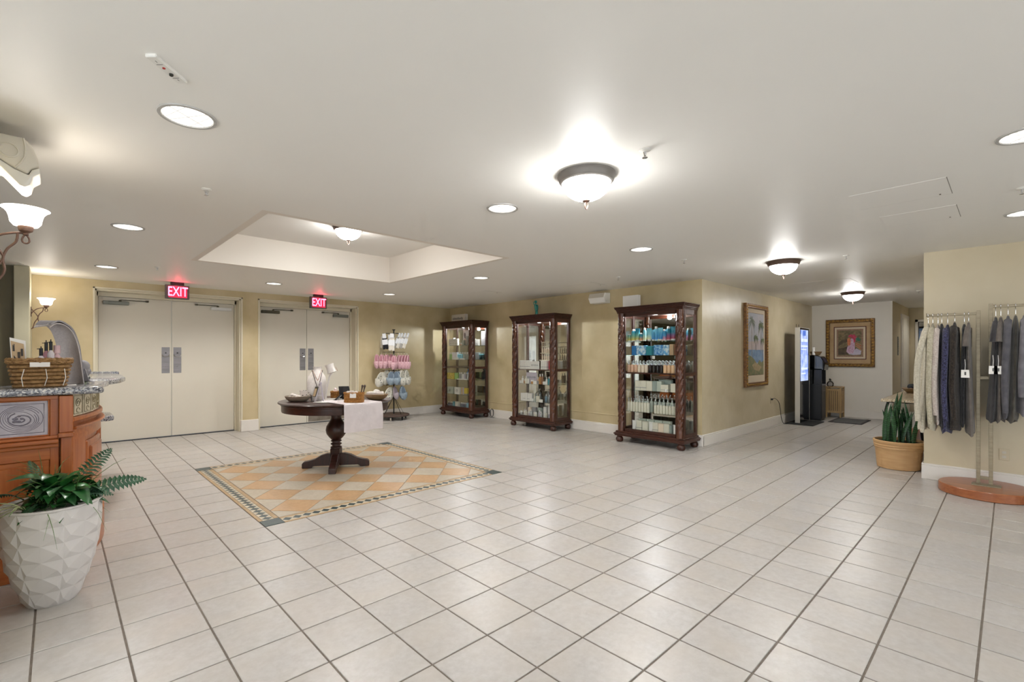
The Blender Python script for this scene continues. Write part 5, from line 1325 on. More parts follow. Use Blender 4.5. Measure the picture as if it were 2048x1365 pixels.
for i in range(5): pack('banded_box' if i % 2 else 'box', 5.03, 4.275 - i * .058, Z5, .054, .06, .145 + .004 * (i % 3), 'pk_white', 'white carton, ' + ORD[i] + ' from left on the lower glass shelf, middle cabinet', 'white cartons on the lower glass shelf')
glass('pk_cello', (.86, .90, .93), .12, 1.4)
for y, lb in ((3.90, 'left'), (3.67, 'right')):
    pack('bag', 5.06, y, Z5, .15, .10, .25, 'pk_cello', 'clear cellophane gift bag at the ' + lb + ' of the lower glass shelf, middle cabinet', 'cellophane gift bags')
    pack('capped', 5.05, y + .035, Z5, .05, .05, .155, 'pk_skyglass', 'blue bottle inside the ' + lb + ' cellophane bag, middle cabinet', 'bottles in cellophane bags')
    pack('capped', 5.06, y - .03, Z5, .05, .05, .145, 'pk_greygreen', 'grey-green bottle inside the ' + lb + ' cellophane bag, middle cabinet', 'bottles in cellophane bags')
pack('box', 5.01, 4.025, Z5, .085, .004, .055, 'pk_white', 'small white price card left of the cellophane bags'); pack('box', 4.995, 3.855, Z5, .08, .03, .115, 'pk_ivory', 'cream carton in front of the left cellophane bag'); pack('box', 4.985, 3.775, Z5, .085, .004, .055, 'pk_white', 'small white price card between the cellophane bags')
mat('pk_clock', '8d8a7e', .5, noise=(30, 'b8b4a4', .4, .6))
for i, y in enumerate((4.30, 4.24, 4.18, 4.12, 4.05, 3.99, 3.93, 3.86, 3.80, 3.74, 3.68, 3.62)):
    pack('capped' if i % 3 else 'jar', 5.02 + .03 * (i % 2), y, Z6, .05, .05, .095 + .02 * ((i * 5) % 3), ('pk_silver', 'pk_white', 'pk_ivory', 'pk_lilac')[i % 4], ('silvery ', 'white ', 'ivory ', 'pale lilac ')[i % 4] + ('bottle' if i % 3 else 'jar') + ', ' + ORD[i] + ' from left on the lowest shelf, middle cabinet', 'small bottles on the lowest shelf, middle cabinet')
for i, (y, w_, h_, m, lb) in enumerate(((4.17, .07, .16, 'pk_cream', 'cream box at the left'), (4.05, .09, .17, 'pk_grey', 'grey box'), (3.90, .09, .17, 'pk_greygreen', 'grey-green box'), (3.78, .07, .20, 'pk_white', 'white box'), (3.65, .10, .24, 'pk_white', 'tall white box at the right'))):
    pack('box', 5.12, y, Z6, w_, .05, h_, m, lb + ' at the back of the lowest shelf, middle cabinet', 'boxes behind the small bottles, middle cabinet')
# --- left cabinet ------------------------------------------------------------------------------
for i in range(7): pack('banded_box' if i % 2 else 'box', 5.04, 6.555 - i * .045, Z1, .041, .05, .15 + (.02 if i == 3 else 0), 'pk_white', 'white carton, ' + ORD[i] + ' from left on the top shelf, left cabinet', 'white cartons on the top shelf, left cabinet')
t = pack('box', 5.08, 5.99, Z1, .30, .008, .33, 'pk_photo', 'large pale poster card with a figure on the top shelf, left cabinet')
mat('figure_dark', '5a4458', .6); mat('figure_skin', 'c9a79c', .6)
MB().ext([(-.005, .10, .16), (-.005, .05, .14), (-.005, .055, .24), (-.005, .075, .28), (-.005, .105, .27), (-.005, .118, .22)], (-.001, 0, 0)).build('printed_hair', 'figure_dark', t)
MB().ext([(-.005, .13, .03), (-.005, .03, .03), (-.005, .05, .14), (-.005, .11, .15)], (-.001, 0, 0)).build('printed_figure', 'figure_skin', t)
pack('box', 5.03, 5.885, Z1, .11, .06, .20, 'pk_grey', 'grey box at the right of the top shelf, left cabinet'); pack('box', 5.01, 6.03, Z1, .06, .05, .11, 'pk_greygreen', 'dark box in front of the poster card, left cabinet'); pack('jar', 4.995, 6.12, Z1, .06, .06, .05, 'pk_peach', 'peach jar before the poster card, left cabinet')
Zc = 1.237 + E_
for i in range(12):
    m = 'pk_green' if i < 2 else ('pk_photo' if 2 <= i < 5 else ('pk_aqua' if i < 8 else 'pk_greygreen'))
    pack('capped' if m != 'pk_photo' else 'box', 5.03, 6.535 - i * .061, Zc, .055, .05, .165, m, {'pk_green': 'green bottle', 'pk_photo': 'white photo carton', 'pk_aqua': 'aqua bottle', 'pk_greygreen': 'grey-green bottle'}[m] + ', ' + ORD[i] + ' from left on the second shelf, left cabinet', 'packs on the second shelf, left cabinet')
pack('box', 5.00, 6.30, Zc, .20, .03, .05, 'pk_white', 'low white tray at the front of the second shelf, left cabinet'); pack('box', 5.00, 6.06, Zc, .18, .03, .03, 'pk_white', 'flat white card tray, second shelf, left cabinet')
Z4b = .802 + E_
pack('box', 5.03, 6.475, Z4b, .27, .10, .14, 'pk_yellowphoto', 'wide yellow patterned box in the left cabinet'); pack('box', 5.03, 6.275, Z4b, .11, .08, .145, 'pk_green', 'light green box beside the yellow one, left cabinet')
for i in range(6): pack('capped', 5.02, 6.18 - i * .056, Z4b + (.022 if True else 0), .046, .046, .135, ('pk_grey', 'pk_silver', 'pk_white', 'pk_lilac')[i % 4], ('grey', 'silver', 'white', 'pale lilac')[i % 4] + ' bottle, ' + ORD[i] + ' from left on the white tray, left cabinet', 'bottles on the white tray, left cabinet')
pack('box', 5.03, 6.035, Z4b, .36, .14, .0215, 'pk_white', 'white tray on the shelf under the wooden one, left cabinet')
pack('bag', 5.12, 5.98, Z4b, .22, .08, .235, 'pk_blue', 'bright blue bag at the right in the left cabinet')
mat('pk_leafprint', '6a6f72', .5)
for i, (y, m, lb) in enumerate(((6.495, 'pk_sage', 'left'), (6.245, 'pk_white', 'right'))):
    t = pack('box', 5.01, y, Z5, .17 if i else .20, .05, .155, m, 'box printed with a grey leaf, ' + lb + ' one of two in the left cabinet', 'leaf-printed boxes')
    for k in range(4):
        a = .5 + k * .7
        MB().ext([(-.0258, 0, .05), (-.0258, .045 * cos(a) - .008, .05 + .055 * sin(a)), (-.0258, .055 * cos(a), .05 + .07 * sin(a)), (-.0258, .045 * cos(a) + .008, .05 + .055 * sin(a))], (-.0006, 0, 0)).build('leaf_print', 'pk_leafprint', t)
for i, (y, m, lb) in enumerate(((6.105, 'pk_kraft', 'tan'), (6.055, 'pk_lilac', 'lilac'), (6.005, 'pk_brown', 'brown'))): pack('box', 5.04, y, Z5, .045, .05, .16, m, lb + ' upright box right of the leaf-printed boxes, left cabinet')
pack('box', 5.0, 5.93, Z5 + .03, .11, .05, .12, 'pk_yellow', 'dull yellow box on a stand at the right, left cabinet'); pack('box', 5.0, 5.93, Z5, .11, .06, .0295, 'pk_grey', 'low grey stand under the yellow box, left cabinet')
for i in range(5): pack('capped', 5.02, 6.585 - i * .048, Z6, .042, .042, .105, 'pk_navy', 'dark navy bottle, ' + ORD[i] + ' in the left group, lowest shelf, left cabinet', 'navy bottles, left group')
for i in range(6): pack('capped', 5.02, 6.135 - i * .040, Z6, .037, .04, .115, 'pk_navy', 'dark navy bottle, ' + ORD[i] + ' in the right group, lowest shelf, left cabinet', 'navy bottles, right group')
pack('box', 5.01, 6.36, Z6, .07, .05, .12, 'pk_teal', 'teal box on the lowest shelf, left cabinet'); pack('box', 5.01, 6.255, Z6, .11, .05, .125, 'pk_ivory', 'ivory box on the lowest shelf, left cabinet'); pack('box', 5.0, 5.87, Z6, .07, .05, .12, 'pk_skyglass', 'sky-blue box at the right of the lowest shelf, left cabinet')

# ------------------------------------------------------------------ on top of the cabinets, on the wall
ZT = 2.0805
mat('sign_block', 'd3cbbd', .6); mat('sign_ink', '2e2a28', .6)
t = thing('sign_block', 'white block sign with dark lettering on top of the left cabinet', 'sign', (5.10, 6.30, ZT), 0)
MB().box(-.03, .05, -.24, .245, 0, .165).build('block', 'sign_block', t, bevel=.003)
place_mesh('lettering', text_mesh('elmetbody', .085, 'sign_ink', extrude=.0006), Matrix.Translation((-.0306, .02, .075)) @ Matrix.Rotation(-pi / 2, 4, 'Z') @ Matrix.Rotation(pi / 2, 4, 'X'), t)
t = thing('blank_block', 'plain white block on top of the cabinet nearest the hallway', 'sign', (5.17, 2.04, ZT), 0)
MB().box(-.03, .05, -.135, .135, 0, .20).build('block', 'paper_white', t, bevel=.003)
mat('teal_ceramic', '1f9488', .18, noise=(12, '157a74', .35, .65), coat=.5)
t = thing('teal_statue', 'small glossy teal figure statue on the middle cabinet', 'statue', (5.15, 4.046, ZT), 0)
MB().box(-.045, .045, -.055, .055, 0, .018).build('statue_base', 'black_gloss', t, bevel=.004)
st = MB()
st.tube(smoothpath([(0, -.012, .015), (0, -.015, .06), (0, -.008, .11), (0, .004, .16), (0, .006, .20), (0, .0, .225)]), [.026] * 6 + [.024] * 6 + [.027] * 6 + [.030] * 6 + [.020] * 6 + [.012], 14)
st.ell((0, .006, .262), .024, .030, .030, 14, 9); st.ell((0, .028, .275), .012, .022, .014, 10, 6)
st.tube(smoothpath([(0, -.02, .205), (-.01, -.052, .18), (-.012, -.050, .12), (-.008, -.03, .09)]), .010, 8)
st.tube(smoothpath([(0, .025, .205), (-.01, .045, .225), (-.012, .052, .27)]), .009, 8)
st.build('statue_figure', 'teal_ceramic', t, smooth=True)
t = thing('wall_speaker', 'white tilted speaker high on the wall between two cabinets', 'speaker', (XW, 2.745, 2.31), 0)
MB().ext([(-.005, -.16, .09), (-.16, -.16, .08), (-.20, -.16, .0), (-.15, -.16, -.085), (-.005, -.16, -.09)], (0, .32, 0)).build('speaker_body', 'white_plastic', t, bevel=.012, segs=3)
MB().ext([(-.162, -.15, .072), (-.200, -.15, .0), (-.206, -.15, .002), (-.168, -.15, .078)], (0, .30, 0)).build('speaker_grille', 'beige_plastic', t)
MB().box(-.02, 0, -.05, .05, -.06, .06).build('wall_bracket', 'beige_plastic', t)
# cords and outlets
t = thing('power_cord', 'coiled black power cord on the floor by the left cabinet', 'cord', (5.36, 5.54, 0))
MB().tube([(0, -.02 - .05 * sin(a) - .01 * a / 6, .10 + .085 * cos(a)) for a in [k * .3 for k in range(46)]], .004, 6).tube(smoothpath([(.0, .05, .19), (.02, .06, .1), (0, .03, .01), (-.02, -.06, .006), (0, -.1, .006)]), .004, 6).build('cord', 'black_plastic', t, smooth=True)
# ------------------------------------------------------------------ framed pictures
mat('frame_bronze', '5f4028', .42, metal=.35, noise=(35, '8a6238', .35, .65)); mat('frame_gold', '4f3418', .4, metal=.45, noise=(30, '8a642c', .35, .65)); mat('bead_gold', 'a9823f', .3, metal=.6)
mat('mat_cream', 'd6c8b2', .8); mat('mat_tan', 'bfa27c', .8, noise=(8, 'b3956e', .3, .7)); mat('line_brown', '5a2f26', .6)
def framed(name, lb, loc, rz, w, h, fw, d, fm, bead, mats):
    t = thing(name, lb, 'picture', loc, rz)
    for s in (-1, 1):
        a, b = sorted((s * w / 2, s * (w / 2 - fw)))
        MB().ext([(a, 0, -h / 2), (b, 0, -h / 2), (b, 0, h / 2), (a, 0, h / 2)], (0, -d, 0)).build('frame_side', fm, t, bevel=.008, segs=2)
        a, b = sorted((s * h / 2, s * (h / 2 - fw)))
        MB().ext([(-w / 2 + fw, 0, a), (w / 2 - fw, 0, a), (w / 2 - fw, 0, b), (-w / 2 + fw, 0, b)], (0, -d, 0)).build('frame_side', fm, t, bevel=.008, segs=2)
    if bead:
        bs = bead
        for s in (-1, 1):
            m_ = MB(); n = int((h - fw) / bs)
            for k in range(n): m_.ell((s * (w / 2 - fw / 2), -d, -h / 2 + fw / 2 + (k + .5) * (h - fw) / n), fw * .26, .012, bs * .42, 8, 6)
            m_.build('frame_beading', 'bead_gold', t, smooth=True)
            m_ = MB(); n = int((w - fw) / bs)
            for k in range(n): m_.ell((-w / 2 + fw / 2 + (k + .5) * (w - fw) / n, -d, s * (h / 2 - fw / 2)), bs * .42, .010, fw * .2, 8, 6)
            m_.build('frame_beading', 'bead_gold', t, smooth=True)
    y = -d * .35
    for i, (x0, x1, z0, z1, m) in enumerate(mats):
        yy = y - .0015 * i
        MB().box(x0, x1, yy - .001, yy + .004, z0, z1).build('mat_board' if i == 0 else 'picture_layer', m, t)
    t['_y'] = y - .0015 * len(mats)
    return t
def shape(t, poly, m, layer, name='painted_shape'):
    y = t['_y'] - .0006 * layer
    return MB().ext([(x, y, z) for x, z in poly], (0, .0005, 0)).build(name, m, t)
mat('p_sky', 'aeb6c4', .7, noise=(5, 'c4c0c8', .3, .7)); mat('p_skylow', 'c8b8b4', .7, noise=(6, 'bcb4bc', .3, .7)); mat('p_sea', '6a86ac', .7, noise=(14, '8ca4c0', .3, .7)); mat('p_bush', '6f7a58', .7, noise=(18, '8f8464', .35, .65)); mat('p_sand', 'b09c7c', .7, noise=(14, '9a8a66', .3, .7)); mat('p_palm', '5a6a4c', .7, noise=(25, '76805c', .3, .7)); mat('p_palm_far', '80887c', .7); mat('p_trunk', 'a59e90', .7)
pic = framed('palm_picture', 'tall framed picture of palm trees by the sea on the hallway wall', (7.53, YH, 1.507), 0, 1.06, 1.43, .075, .055, 'frame_bronze', .05,
             [(-.46, .46, -.65, .65, 'mat_cream'), (-.375, .375, -.52, .565, 'line_brown'), (-.37, .37, -.515, .56, 'p_sky')])
shape(pic, [(-.37, -.09), (.37, -.09), (.37, .10), (-.37, .06)], 'p_skylow', 1)
shape(pic, [(-.37, -.30), (.37, -.30), (.37, -.075), (-.37, -.075)], 'p_sea', 2)
shape(pic, [(-.37, -.515), (.37, -.515), (.37, -.26), (.25, -.30), (.16, -.25), (.05, -.33), (-.08, -.25), (-.2, -.2), (-.37, -.16)], 'p_bush', 3)
shape(pic, [(-.1, -.42), (.12, -.46), (.26, -.38), (.1, -.33), (-.06, -.30), (-.2, -.34)], 'p_sand', 4)
def palm(cx_, cz_, r, base, m, layer, seed):
    shape(pic, [(cx_ - .008, base), (cx_ + .008, base), (cx_ + .006, cz_), (cx_ - .006, cz_)], 'p_trunk', layer)
    R2 = random.Random(seed)
    for k in range(13):
        a = -.7 + k * (pi + 1.4) / 12 + R2.uniform(-.12, .12); L_ = r * R2.uniform(.75, 1.1)
        P1 = []; P2 = []
        for q in range(5):
            f = q / 4; x = cx_ + L_ * f * cos(a); z = cz_ + L_ * (f * sin(a) * .9 - .45 * f * f * (.4 + abs(cos(a)))); h_ = .055 * r * (1 - f) + .003 + .05 * r * sin(pi * f)
            P1.append((x, z + h_)); P2.append((x, z - h_))
        P = [(max(-.37, min(.37, x)), max(-.515, min(.555, z))) for x, z in P1 + P2[::-1]]
        shape(pic, P, m, layer + 1 + k % 3)
palm(-.21, .42, .17, -.2, 'p_palm_far', 5, 1); palm(.23, .36, .17, -.12, 'p_palm', 9, 2); palm(-.02, .14, .12, -.09, 'p_palm', 9, 3); palm(.31, .10, .10, -.2, 'p_palm', 12, 4)

mat('r_ground', '8d7a5c', .7, noise=(26, '6a6048', .35, .65)); mat('r_comb', 'b02a48', .6, noise=(30, 'c8506a', .3, .7)); mat('r_neck', 'b98aa4', .7, noise=(30, 'd0b8cc', .35, .65)); mat('r_face', 'c25a44', .7, noise=(30, 'd89a6a', .3, .7)); mat('r_leaf', '4a7a62', .7); mat('r_white', 'cfcad8', .7, noise=(20, 'b8aec4', .3, .7)); mat('r_dark', '4a4038', .7, noise=(20, '6a5c48', .3, .7)); mat('r_border', '8a6a58', .7, noise=(40, 'a88a74', .3, .7))
rp = framed('rooster_picture', 'gold framed picture of a rooster on the hallway end wall', (XE, .328, 1.60), -pi / 2, .86, 1.03, .072, .05, 'frame_gold', .062,
            [(-.36, .36, -.445, .445, 'mat_tan'), (-.287, .287, -.355, .355, 'line_brown'), (-.270, .270, -.338, .338, 'mat_cream'), (-.235, .235, -.30, .30, 'r_border'), (-.205, .205, -.27, .27, 'r_ground')])
def rshape(P, m, l): shape(rp, P, m, l)
rshape([(-.205, -.02), (-.15, .06), (-.05, .09), (-.04, .03), (-.12, .0), (-.20, -.07)], 'r_dark', 1)
rshape([(-.205, -.12), (-.10, -.10), (-.02, -.06), (-.03, -.25), (-.205, -.25)], 'r_dark', 1)
rshape([(-.02, -.24), (.06, -.26), (.19, -.25), (.20, -.17), (.12, -.12), (.06, -.16)], 'r_white', 1)
rshape([(-.06, -.19), (-.04, -.08), (.0, .0), (.02, .09), (.06, .11), (.085, .02), (.09, -.12), (.06, -.22), (-.02, -.23)], 'r_neck', 2)
rshape([(-.045, .06), (-.035, -.05), (.0, -.06), (.02, .02), (.01, .10), (-.03, .11)], 'r_face', 3)
rshape([(-.03, .13), (-.01, .17), (.03, .19), (.05, .165), (.08, .19), (.10, .15), (.125, .13), (.10, .09), (.095, .02), (.07, .0), (.065, .08), (.02, .12)], 'r_comb', 4)
rshape([(.105, .10), (.15, .12), (.19, .07), (.17, .03), (.12, .05)], 'r_leaf', 3)
for k in range(5): rshape([(.10, .02 - .02 * k), (.20, -.03 - .03 * k), (.20, -.045 - .03 * k), (.095, .01 - .02 * k)], 'r_face' if k % 2 else 'mat_tan', 3)

# far corridor: sign plate, picture in the bright room
t = thing('corridor_sign', 'small grey room sign on the corridor wall by the door', 'sign', (11.78, -.38, 1.535), 0)
MB().box(-.05, .05, -.012, 0, -.20, .20).build('sign_plate', 'closer_grey', t)
for k in range(6): MB().box(-.036, .036, -.0135, -.0115, .13 - .05 * k, .15 - .05 * k).build('sign_line', 'print_grey', t)
cp = framed('corridor_picture', 'dark framed picture in the bright room at the corridor end', (15.3, -.55, 1.62), -pi / 2, .5, .95, .05, .03, 'black_plastic', 0, [(-.21, .21, -.43, .43, 'p_sea'), (-.15, .15, -.36, .36, 'p_sky')])

# ------------------------------------------------------------------ information kiosk
mat('kiosk_white', 'd4d0c8', .4)
m, N, L, B = nt('kiosk_screen')
tc = N.new('ShaderNodeTexCoord'); nz = N.new('ShaderNodeTexNoise'); nz.inputs['Scale'].default_value = 7; nz.inputs['Detail'].default_value = 4; L.new(tc.outputs['Object'], nz.inputs['Vector'])
rpn = N.new('ShaderNodeValToRGB'); rpn.color_ramp.elements[0].position = .35; rpn.color_ramp.elements[1].position = .62; rpn.color_ramp.elements[0].color = (.20, .34, .95, 1); rpn.color_ramp.elements[1].color = (.62, .74, 1.0, 1)
L.new(nz.outputs['Fac'], rpn.inputs[0]); L.new(rpn.outputs[0], B.inputs['Emission Color']); B.inputs['Emission Strength'].default_value = 1.0; B.inputs['Base Color'].default_value = (.02, .02, .03, 1); B.inputs['Roughness'].default_value = .2
MAT['kiosk_screen'].cycles.emission_sampling = 'NONE'
mat('screen_blue', '0a1430', .2, emit=(.10, .22, .75), estr=.9); mat('screen_pale', '202430', .2, emit=(.75, .84, 1.0), estr=1.1)
k_ = thing('information_kiosk', 'tall totem kiosk with a lit blue screen in the hallway', 'kiosk', (9.43, .79, 0))
MB().box(-.50, .30, -.30, .17, 0, .018).build('floor_plate', 'dark_rubber', k_, bevel=.004)
MB().box(-.33, -.318, -.042, .042, .018, 1.88).box(.318, .33, -.042, .042, .018, 1.88).box(-.33, .33, -.042, .042, 1.872, 1.88).build('side_shell', 'kiosk_white', k_, bevel=.003)
MB().box(-.318, .318, -.040, .042, .02, 1.872).build('display_body', 'black_gloss', k_)
sc = MB().box(-.275, .225, -.0425, -.040, .83, 1.835).build('screen', 'kiosk_screen', k_)
MB().box(-.14, .06, -.0432, -.0424, 1.72, 1.82).build('screen_header', 'screen_blue', sc)
for q, (x0, x1, z0, z1) in enumerate(((-.24, -.08, 1.60, 1.66), (-.05, .19, 1.60, 1.66), (-.24, .19, 1.50, 1.53), (-.24, .12, 1.44, 1.46), (-.24, .19, 1.05, 1.09), (-.24, .05, .96, .99))):
    MB().box(x0, x1, -.0432, -.0424, z0, z1).build('screen_block', 'screen_pale', sc)
for x in (-.29, -.13): MB().cyl((x, .03, 0), .004, 1.88, 1.945, 6).build('antenna', 'black_metal', k_)
t = thing('wall_outlet', 'wall outlet with a plugged-in black cord on the hallway wall', 'outlet', (8.36, YH, .49), 0)
MB().box(-.036, .036, -.006, 0, -.058, .058).build('cover_plate', 'wall_hall', t, bevel=.003)
MB().box(-.018, .022, -.036, -.005, .005, .035).build('plug', 'black_plastic', t, bevel=.004)
MB().tube(smoothpath([(.02, -.025, .02), (.12, -.035, .03), (.30, -.045, -.05), (.38, -.05, -.20), (.42, -.055, -.36), (.50, -.07, -.475), (.62, -.09, -.483)]), .005, 6).build('cord', 'black_plastic', t, smooth=True)

# water dispenser beyond the kiosk
mat('disp_blue', '191a3a', .25)
w_ = thing('water_dispenser', 'black floor-standing water dispenser behind the kiosk', 'water dispenser', (10.10, .74, 0))
MB().box(-.16, .16, -.16, .18, .03, .74).build('lower_cabinet', 'black_plastic', w_, bevel=.012, segs=2)
MB().box(-.16, .16, -.03, .18, .74, 1.10).build('tap_recess', 'black_plastic', w_, bevel=.006)
[MB().box(a, a + .025, -.16, .0, .74, 1.06).build('recess_cheek', 'black_plastic', w_) for a in (-.16, .135)]
MB().ext([(-.16, .18, 1.03), (-.16, -.20, 1.03), (-.16, -.215, 1.17), (-.16, -.14, 1.31), (-.16, -.05, 1.335), (-.16, .18, 1.335)], (.32, 0, 0)).build('head', 'black_gloss', w_, bevel=.010, segs=2)
MB().ext([(-.10, -.1995, 1.20), (.10, -.1995, 1.20), (.10, -.152, 1.29), (-.10, -.152, 1.29)], (0, -.004, -.002)).build('control_panel', 'disp_blue', w_)
for x in (-.05, .05): MB().cyl((x, -.13, 0), .012, .99, 1.04, 10).build('tap', 'black_metal', w_)
MB().box(-.12, .12, -.19, -.02, .725, .745).build('drip_tray', 'steel', w_, bevel=.003)
MB().box(-.08, .08, -.168, -.158, .60, .615).build('door_handle', 'steel', w_)
MB().box(-.15, .15, -.14, .16, 0, .03).build('base', 'black_metal', w_)
t = thing('wooden_bowl', 'small wooden bowl on top of the water dispenser', 'bowl', (10.10, .72, 1.3355))
MB().lathe([(.05, 0), (.07, .004), (.11, .075), (.105, .077), (.06, .014), (.001, .01)], n=28).build('bowl', 'bowl_wood', t, smooth=True)
t = thing('white_candle', 'white candle standing in the bowl on the dispenser', 'candle', (10.02, .74, 1.346))
MB().lathe([(.028, 0), (.028, .15), (.024, .155), (.001, .153)], n=16).build('wax', 'paper_white', t, smooth=True); MB().cyl((0, 0, 0), .0015, .15, .17, 5).build('wick', 'black_plastic', t)
# slatted hamper and bottle
hp = thing('slatted_hamper', 'pale wooden slatted hamper at the end of the hallway', 'hamper', (10.90, .555, 0))
for x in (-.13, .13):
    for y in (-.125, .125): MB().box(x - .016, x + .016, y - .016, y + .016, 0, .64).build('leg', 'hamper_wood', hp, bevel=.002)
MB().box(-.15, .15, -.145, .145, .64, .66).build('top', 'hamper_wood', hp, bevel=.004)
for z in (.10, .57):
    MB().box(-.142, -.128, -.11, .11, z, z + .045).box(-.115, .115, -.137, -.123, z, z + .045).box(-.115, .115, .123, .137, z, z + .045).build('rail', 'hamper_wood', hp)
for k in range(6):
    y = -.092 + k * .0368
    MB().box(-.141, -.130, y - .013, y + .013, .145, .57).build('slat', 'hamper_wood', hp); MB().box(y - .013, y + .013, -.136, -.126, .145, .57).build('slat', 'hamper_wood', hp)
MB().box(-.12, .12, -.12, .12, .10, .56).build('liner', 'base_wood', hp)
t = thing('soap_bottle', 'squat clear bottle with a dark pump on the hamper', 'bottle', (10.85, .63, .6605))
glass('pk_clear', (.80, .80, .82), .05, 1.2)
MB().lathe([(.045, 0), (.06, .02), (.062, .07), (.04, .105), (.016, .115), (.016, .13)], n=20).build('bottle_body', 'pk_clear', t, smooth=True); MB().cyl((0, 0, 0), .018, .128, .155, 10).box(-.05, .01, -.008, .008, .155, .17).build('pump', 'black_plastic', t)
# mats
mat('mat_grey', '5a5a5c', .9, noise=(50, '6a6a6a', .3, .7)); mat('mat_edge', '2e2e30', .8)
t = thing('floor_mat', 'grey rubber floor mat before the hamper', 'mat', (10.30, .22, 0))
MB().box(-.45, .45, -.31, .24, 0, .008).build('mat_border', 'mat_edge', t, bevel=.002); MB().box(-.41, .41, -.27, .20, .007, .011).build('mat_pile', 'mat_grey', t)

# ------------------------------------------------------------------ console with bowl, snake plant
cn = thing('console_table', 'stone-topped console table with a black metal leg along the corridor wall', 'table', (7.5, -1.15, 0))
MB().box(-1.50, 1.50, -.21, .22, .765, .80).build('stone_top', 'granite_beige', cn, bevel=.006, segs=2)
for x in (-1.32, 1.32):
    m_ = MB().tube(smoothpath([(x, .17, .765), (x, .20, .6), (x, .15, .45), (x, .17, .25), (x, .20, .05), (x, .13, .012)]), .014, 8).tube(smoothpath([(x, -.15, .765), (x, -.19, .6), (x, -.14, .45), (x, -.16, .25), (x, -.19, .05), (x, -.12, .012)]), .014, 8).bar((x, -.18, .755), (x, .19, .755), .03, .02)
    m_.build('metal_leg', 'black_metal', cn, smooth=True)
MB().bar((-1.32, 0, .75), (1.32, 0, .75), .03, .02).build('stretcher', 'black_metal', cn)
MB().box(-1.1, 1.1, -.20, .12, .22, .25).build('lower_shelf', 'rack_wood', cn)
t = thing('wooden_bowl', 'round wooden bowl on the stone console behind the clothes', 'bowl', (7.45, -1.10, .8005))
MB().lathe([(.07, 0), (.09, .004), (.15, .07), (.145, .073), (.08, .016), (.001, .01)], n=28).build('bowl', 'bowl_wood', t, smooth=True)
mat('cloth_dark', '1e2530', .8); mat('cloth_pink', 'c99a84', .8)
t = thing('scarf_roll', 'dark rolled scarf lying in the console bowl', 'scarf', (7.45, -1.10, .835))
MB().tube(smoothpath([(-.08, .03, .03), (-.02, .05, .06), (.05, .02, .06), (.09, -.03, .04)]), .032, 10).build('scarf', 'cloth_dark', t, smooth=True); MB().ell((-.06, .04, .02), .05, .04, .025, 12, 7).build('pink_fold', 'cloth_pink', t, smooth=True)

sp_ = thing('snake_plant', 'snake plant in a round terracotta pot at the corridor corner', 'potted plant', (5.86, -1.115, 0))
mat('terracotta', 'bf9768', .6, noise=(5, 'caa476', .3, .7), stretch=(1, 1, 6)); banded('snake_leaf', '123019', '2f5c33', 14, 'Z', .42, 9.0)
MB().lathe([(.19, 0), (.205, .006), (.222, .20), (.228, .235), (.236, .245), (.232, .262), (.240, .272), (.236, .29), (.245, .302), (.245, .325), (.238, .332), (.226, .330), (.222, .30), (.001, .295)], n=48, sy=.98).build('pot', 'terracotta', sp_, smooth=True)
MB().lathe([(.001, .305), (.224, .302)], n=32).build('soil', 'soil', sp_)
R3 = random.Random(11)
for k in range(20):
    a = k * 2.4; rr = .04 + .14 * ((k * 7) % 10) / 10; hgt = R3.uniform(.36, .60) * (1 - .9 * max(0, rr - .08)); wd = R3.uniform(.020, .028)
    if k == 3: hgt = .60
    lean = R3.uniform(.02, .10); az = R3.uniform(0, 2 * pi); tw = R3.uniform(-.7, .7)
    rows = []
    for q in range(11):
        f = q / 10; w2 = wd * (.55 + .9 * f * (1 - f) * 1.9) if f < .65 else wd * .94 * ((1 - f) / .35) ** .75 + .0006
        ang = az + tw * f; cx_, cy_ = lean * f * f * cos(az), lean * f * f * sin(az); px_, py_ = cos(ang), sin(ang); nx, ny = -py_, px_
        rows.append([(cx_ + px_ * w2 * u + nx * .006 * (u * u), cy_ + py_ * w2 * u + ny * .006 * u * u, hgt * f) for u in (-1, -.5, 0, .5, 1)])
    o = MB().grid(rows).build('leaf', 'snake_leaf', sp_, smooth=True, solid=.004); o.location = (rr * cos(a), rr * sin(a), .30)

# ------------------------------------------------------------------ clothes rack at the right
cr = thing('clothes_rack', 'two-arm brushed metal clothes rack on a round wooden base', 'clothes rack', (5.06, -1.86, 0))
mat('rack_metal', '9c9078', .45, metal=.35, noise=(9, '877c66', .3, .7), stretch=(1, 1, 8))
MB().lathe([(.001, 0), (.330, 0), (.338, .006), (.338, .078), (.332, .085), (.001, .085)], n=64).build('round_base', 'rack_wood', cr, smooth=True)
MB().box(-.06, .06, -.10, .10, .085, .093).build('foot_plate', 'rack_metal', cr)
RX = .04
for y, z1 in ((.055, 1.775), (-.030, 1.835)):
    MB().box(RX - .014, RX + .014, y - .014, y + .014, .093, z1).build('post', 'rack_metal', cr, bevel=.002)
[MB().box(RX - .012, RX + .012, -.020, .045, z, z + .03).build('bridge', 'rack_metal', cr, bevel=.002) for z in (1.105, .135)]
MB().box(RX - .011, RX + .011, .065, .425, 1.735, 1.757).build('hanging_bar', 'rack_metal', cr, bevel=.002)
MB().box(RX - .011, RX + .011, -.75, -.035, 1.795, 1.817).build('hanging_bar', 'rack_metal', cr, bevel=.002)
MB().box(RX - .014, RX + .014, .425, .432, 1.732, 1.772).build('bar_stop', 'rack_metal', cr)
def cloth(name, c1, c2, sc, rough=.95, b=.5): mat(name, c1, rough, noise=(sc, c2, .35, .65), bump=(sc * 2, b), sheen=.2)
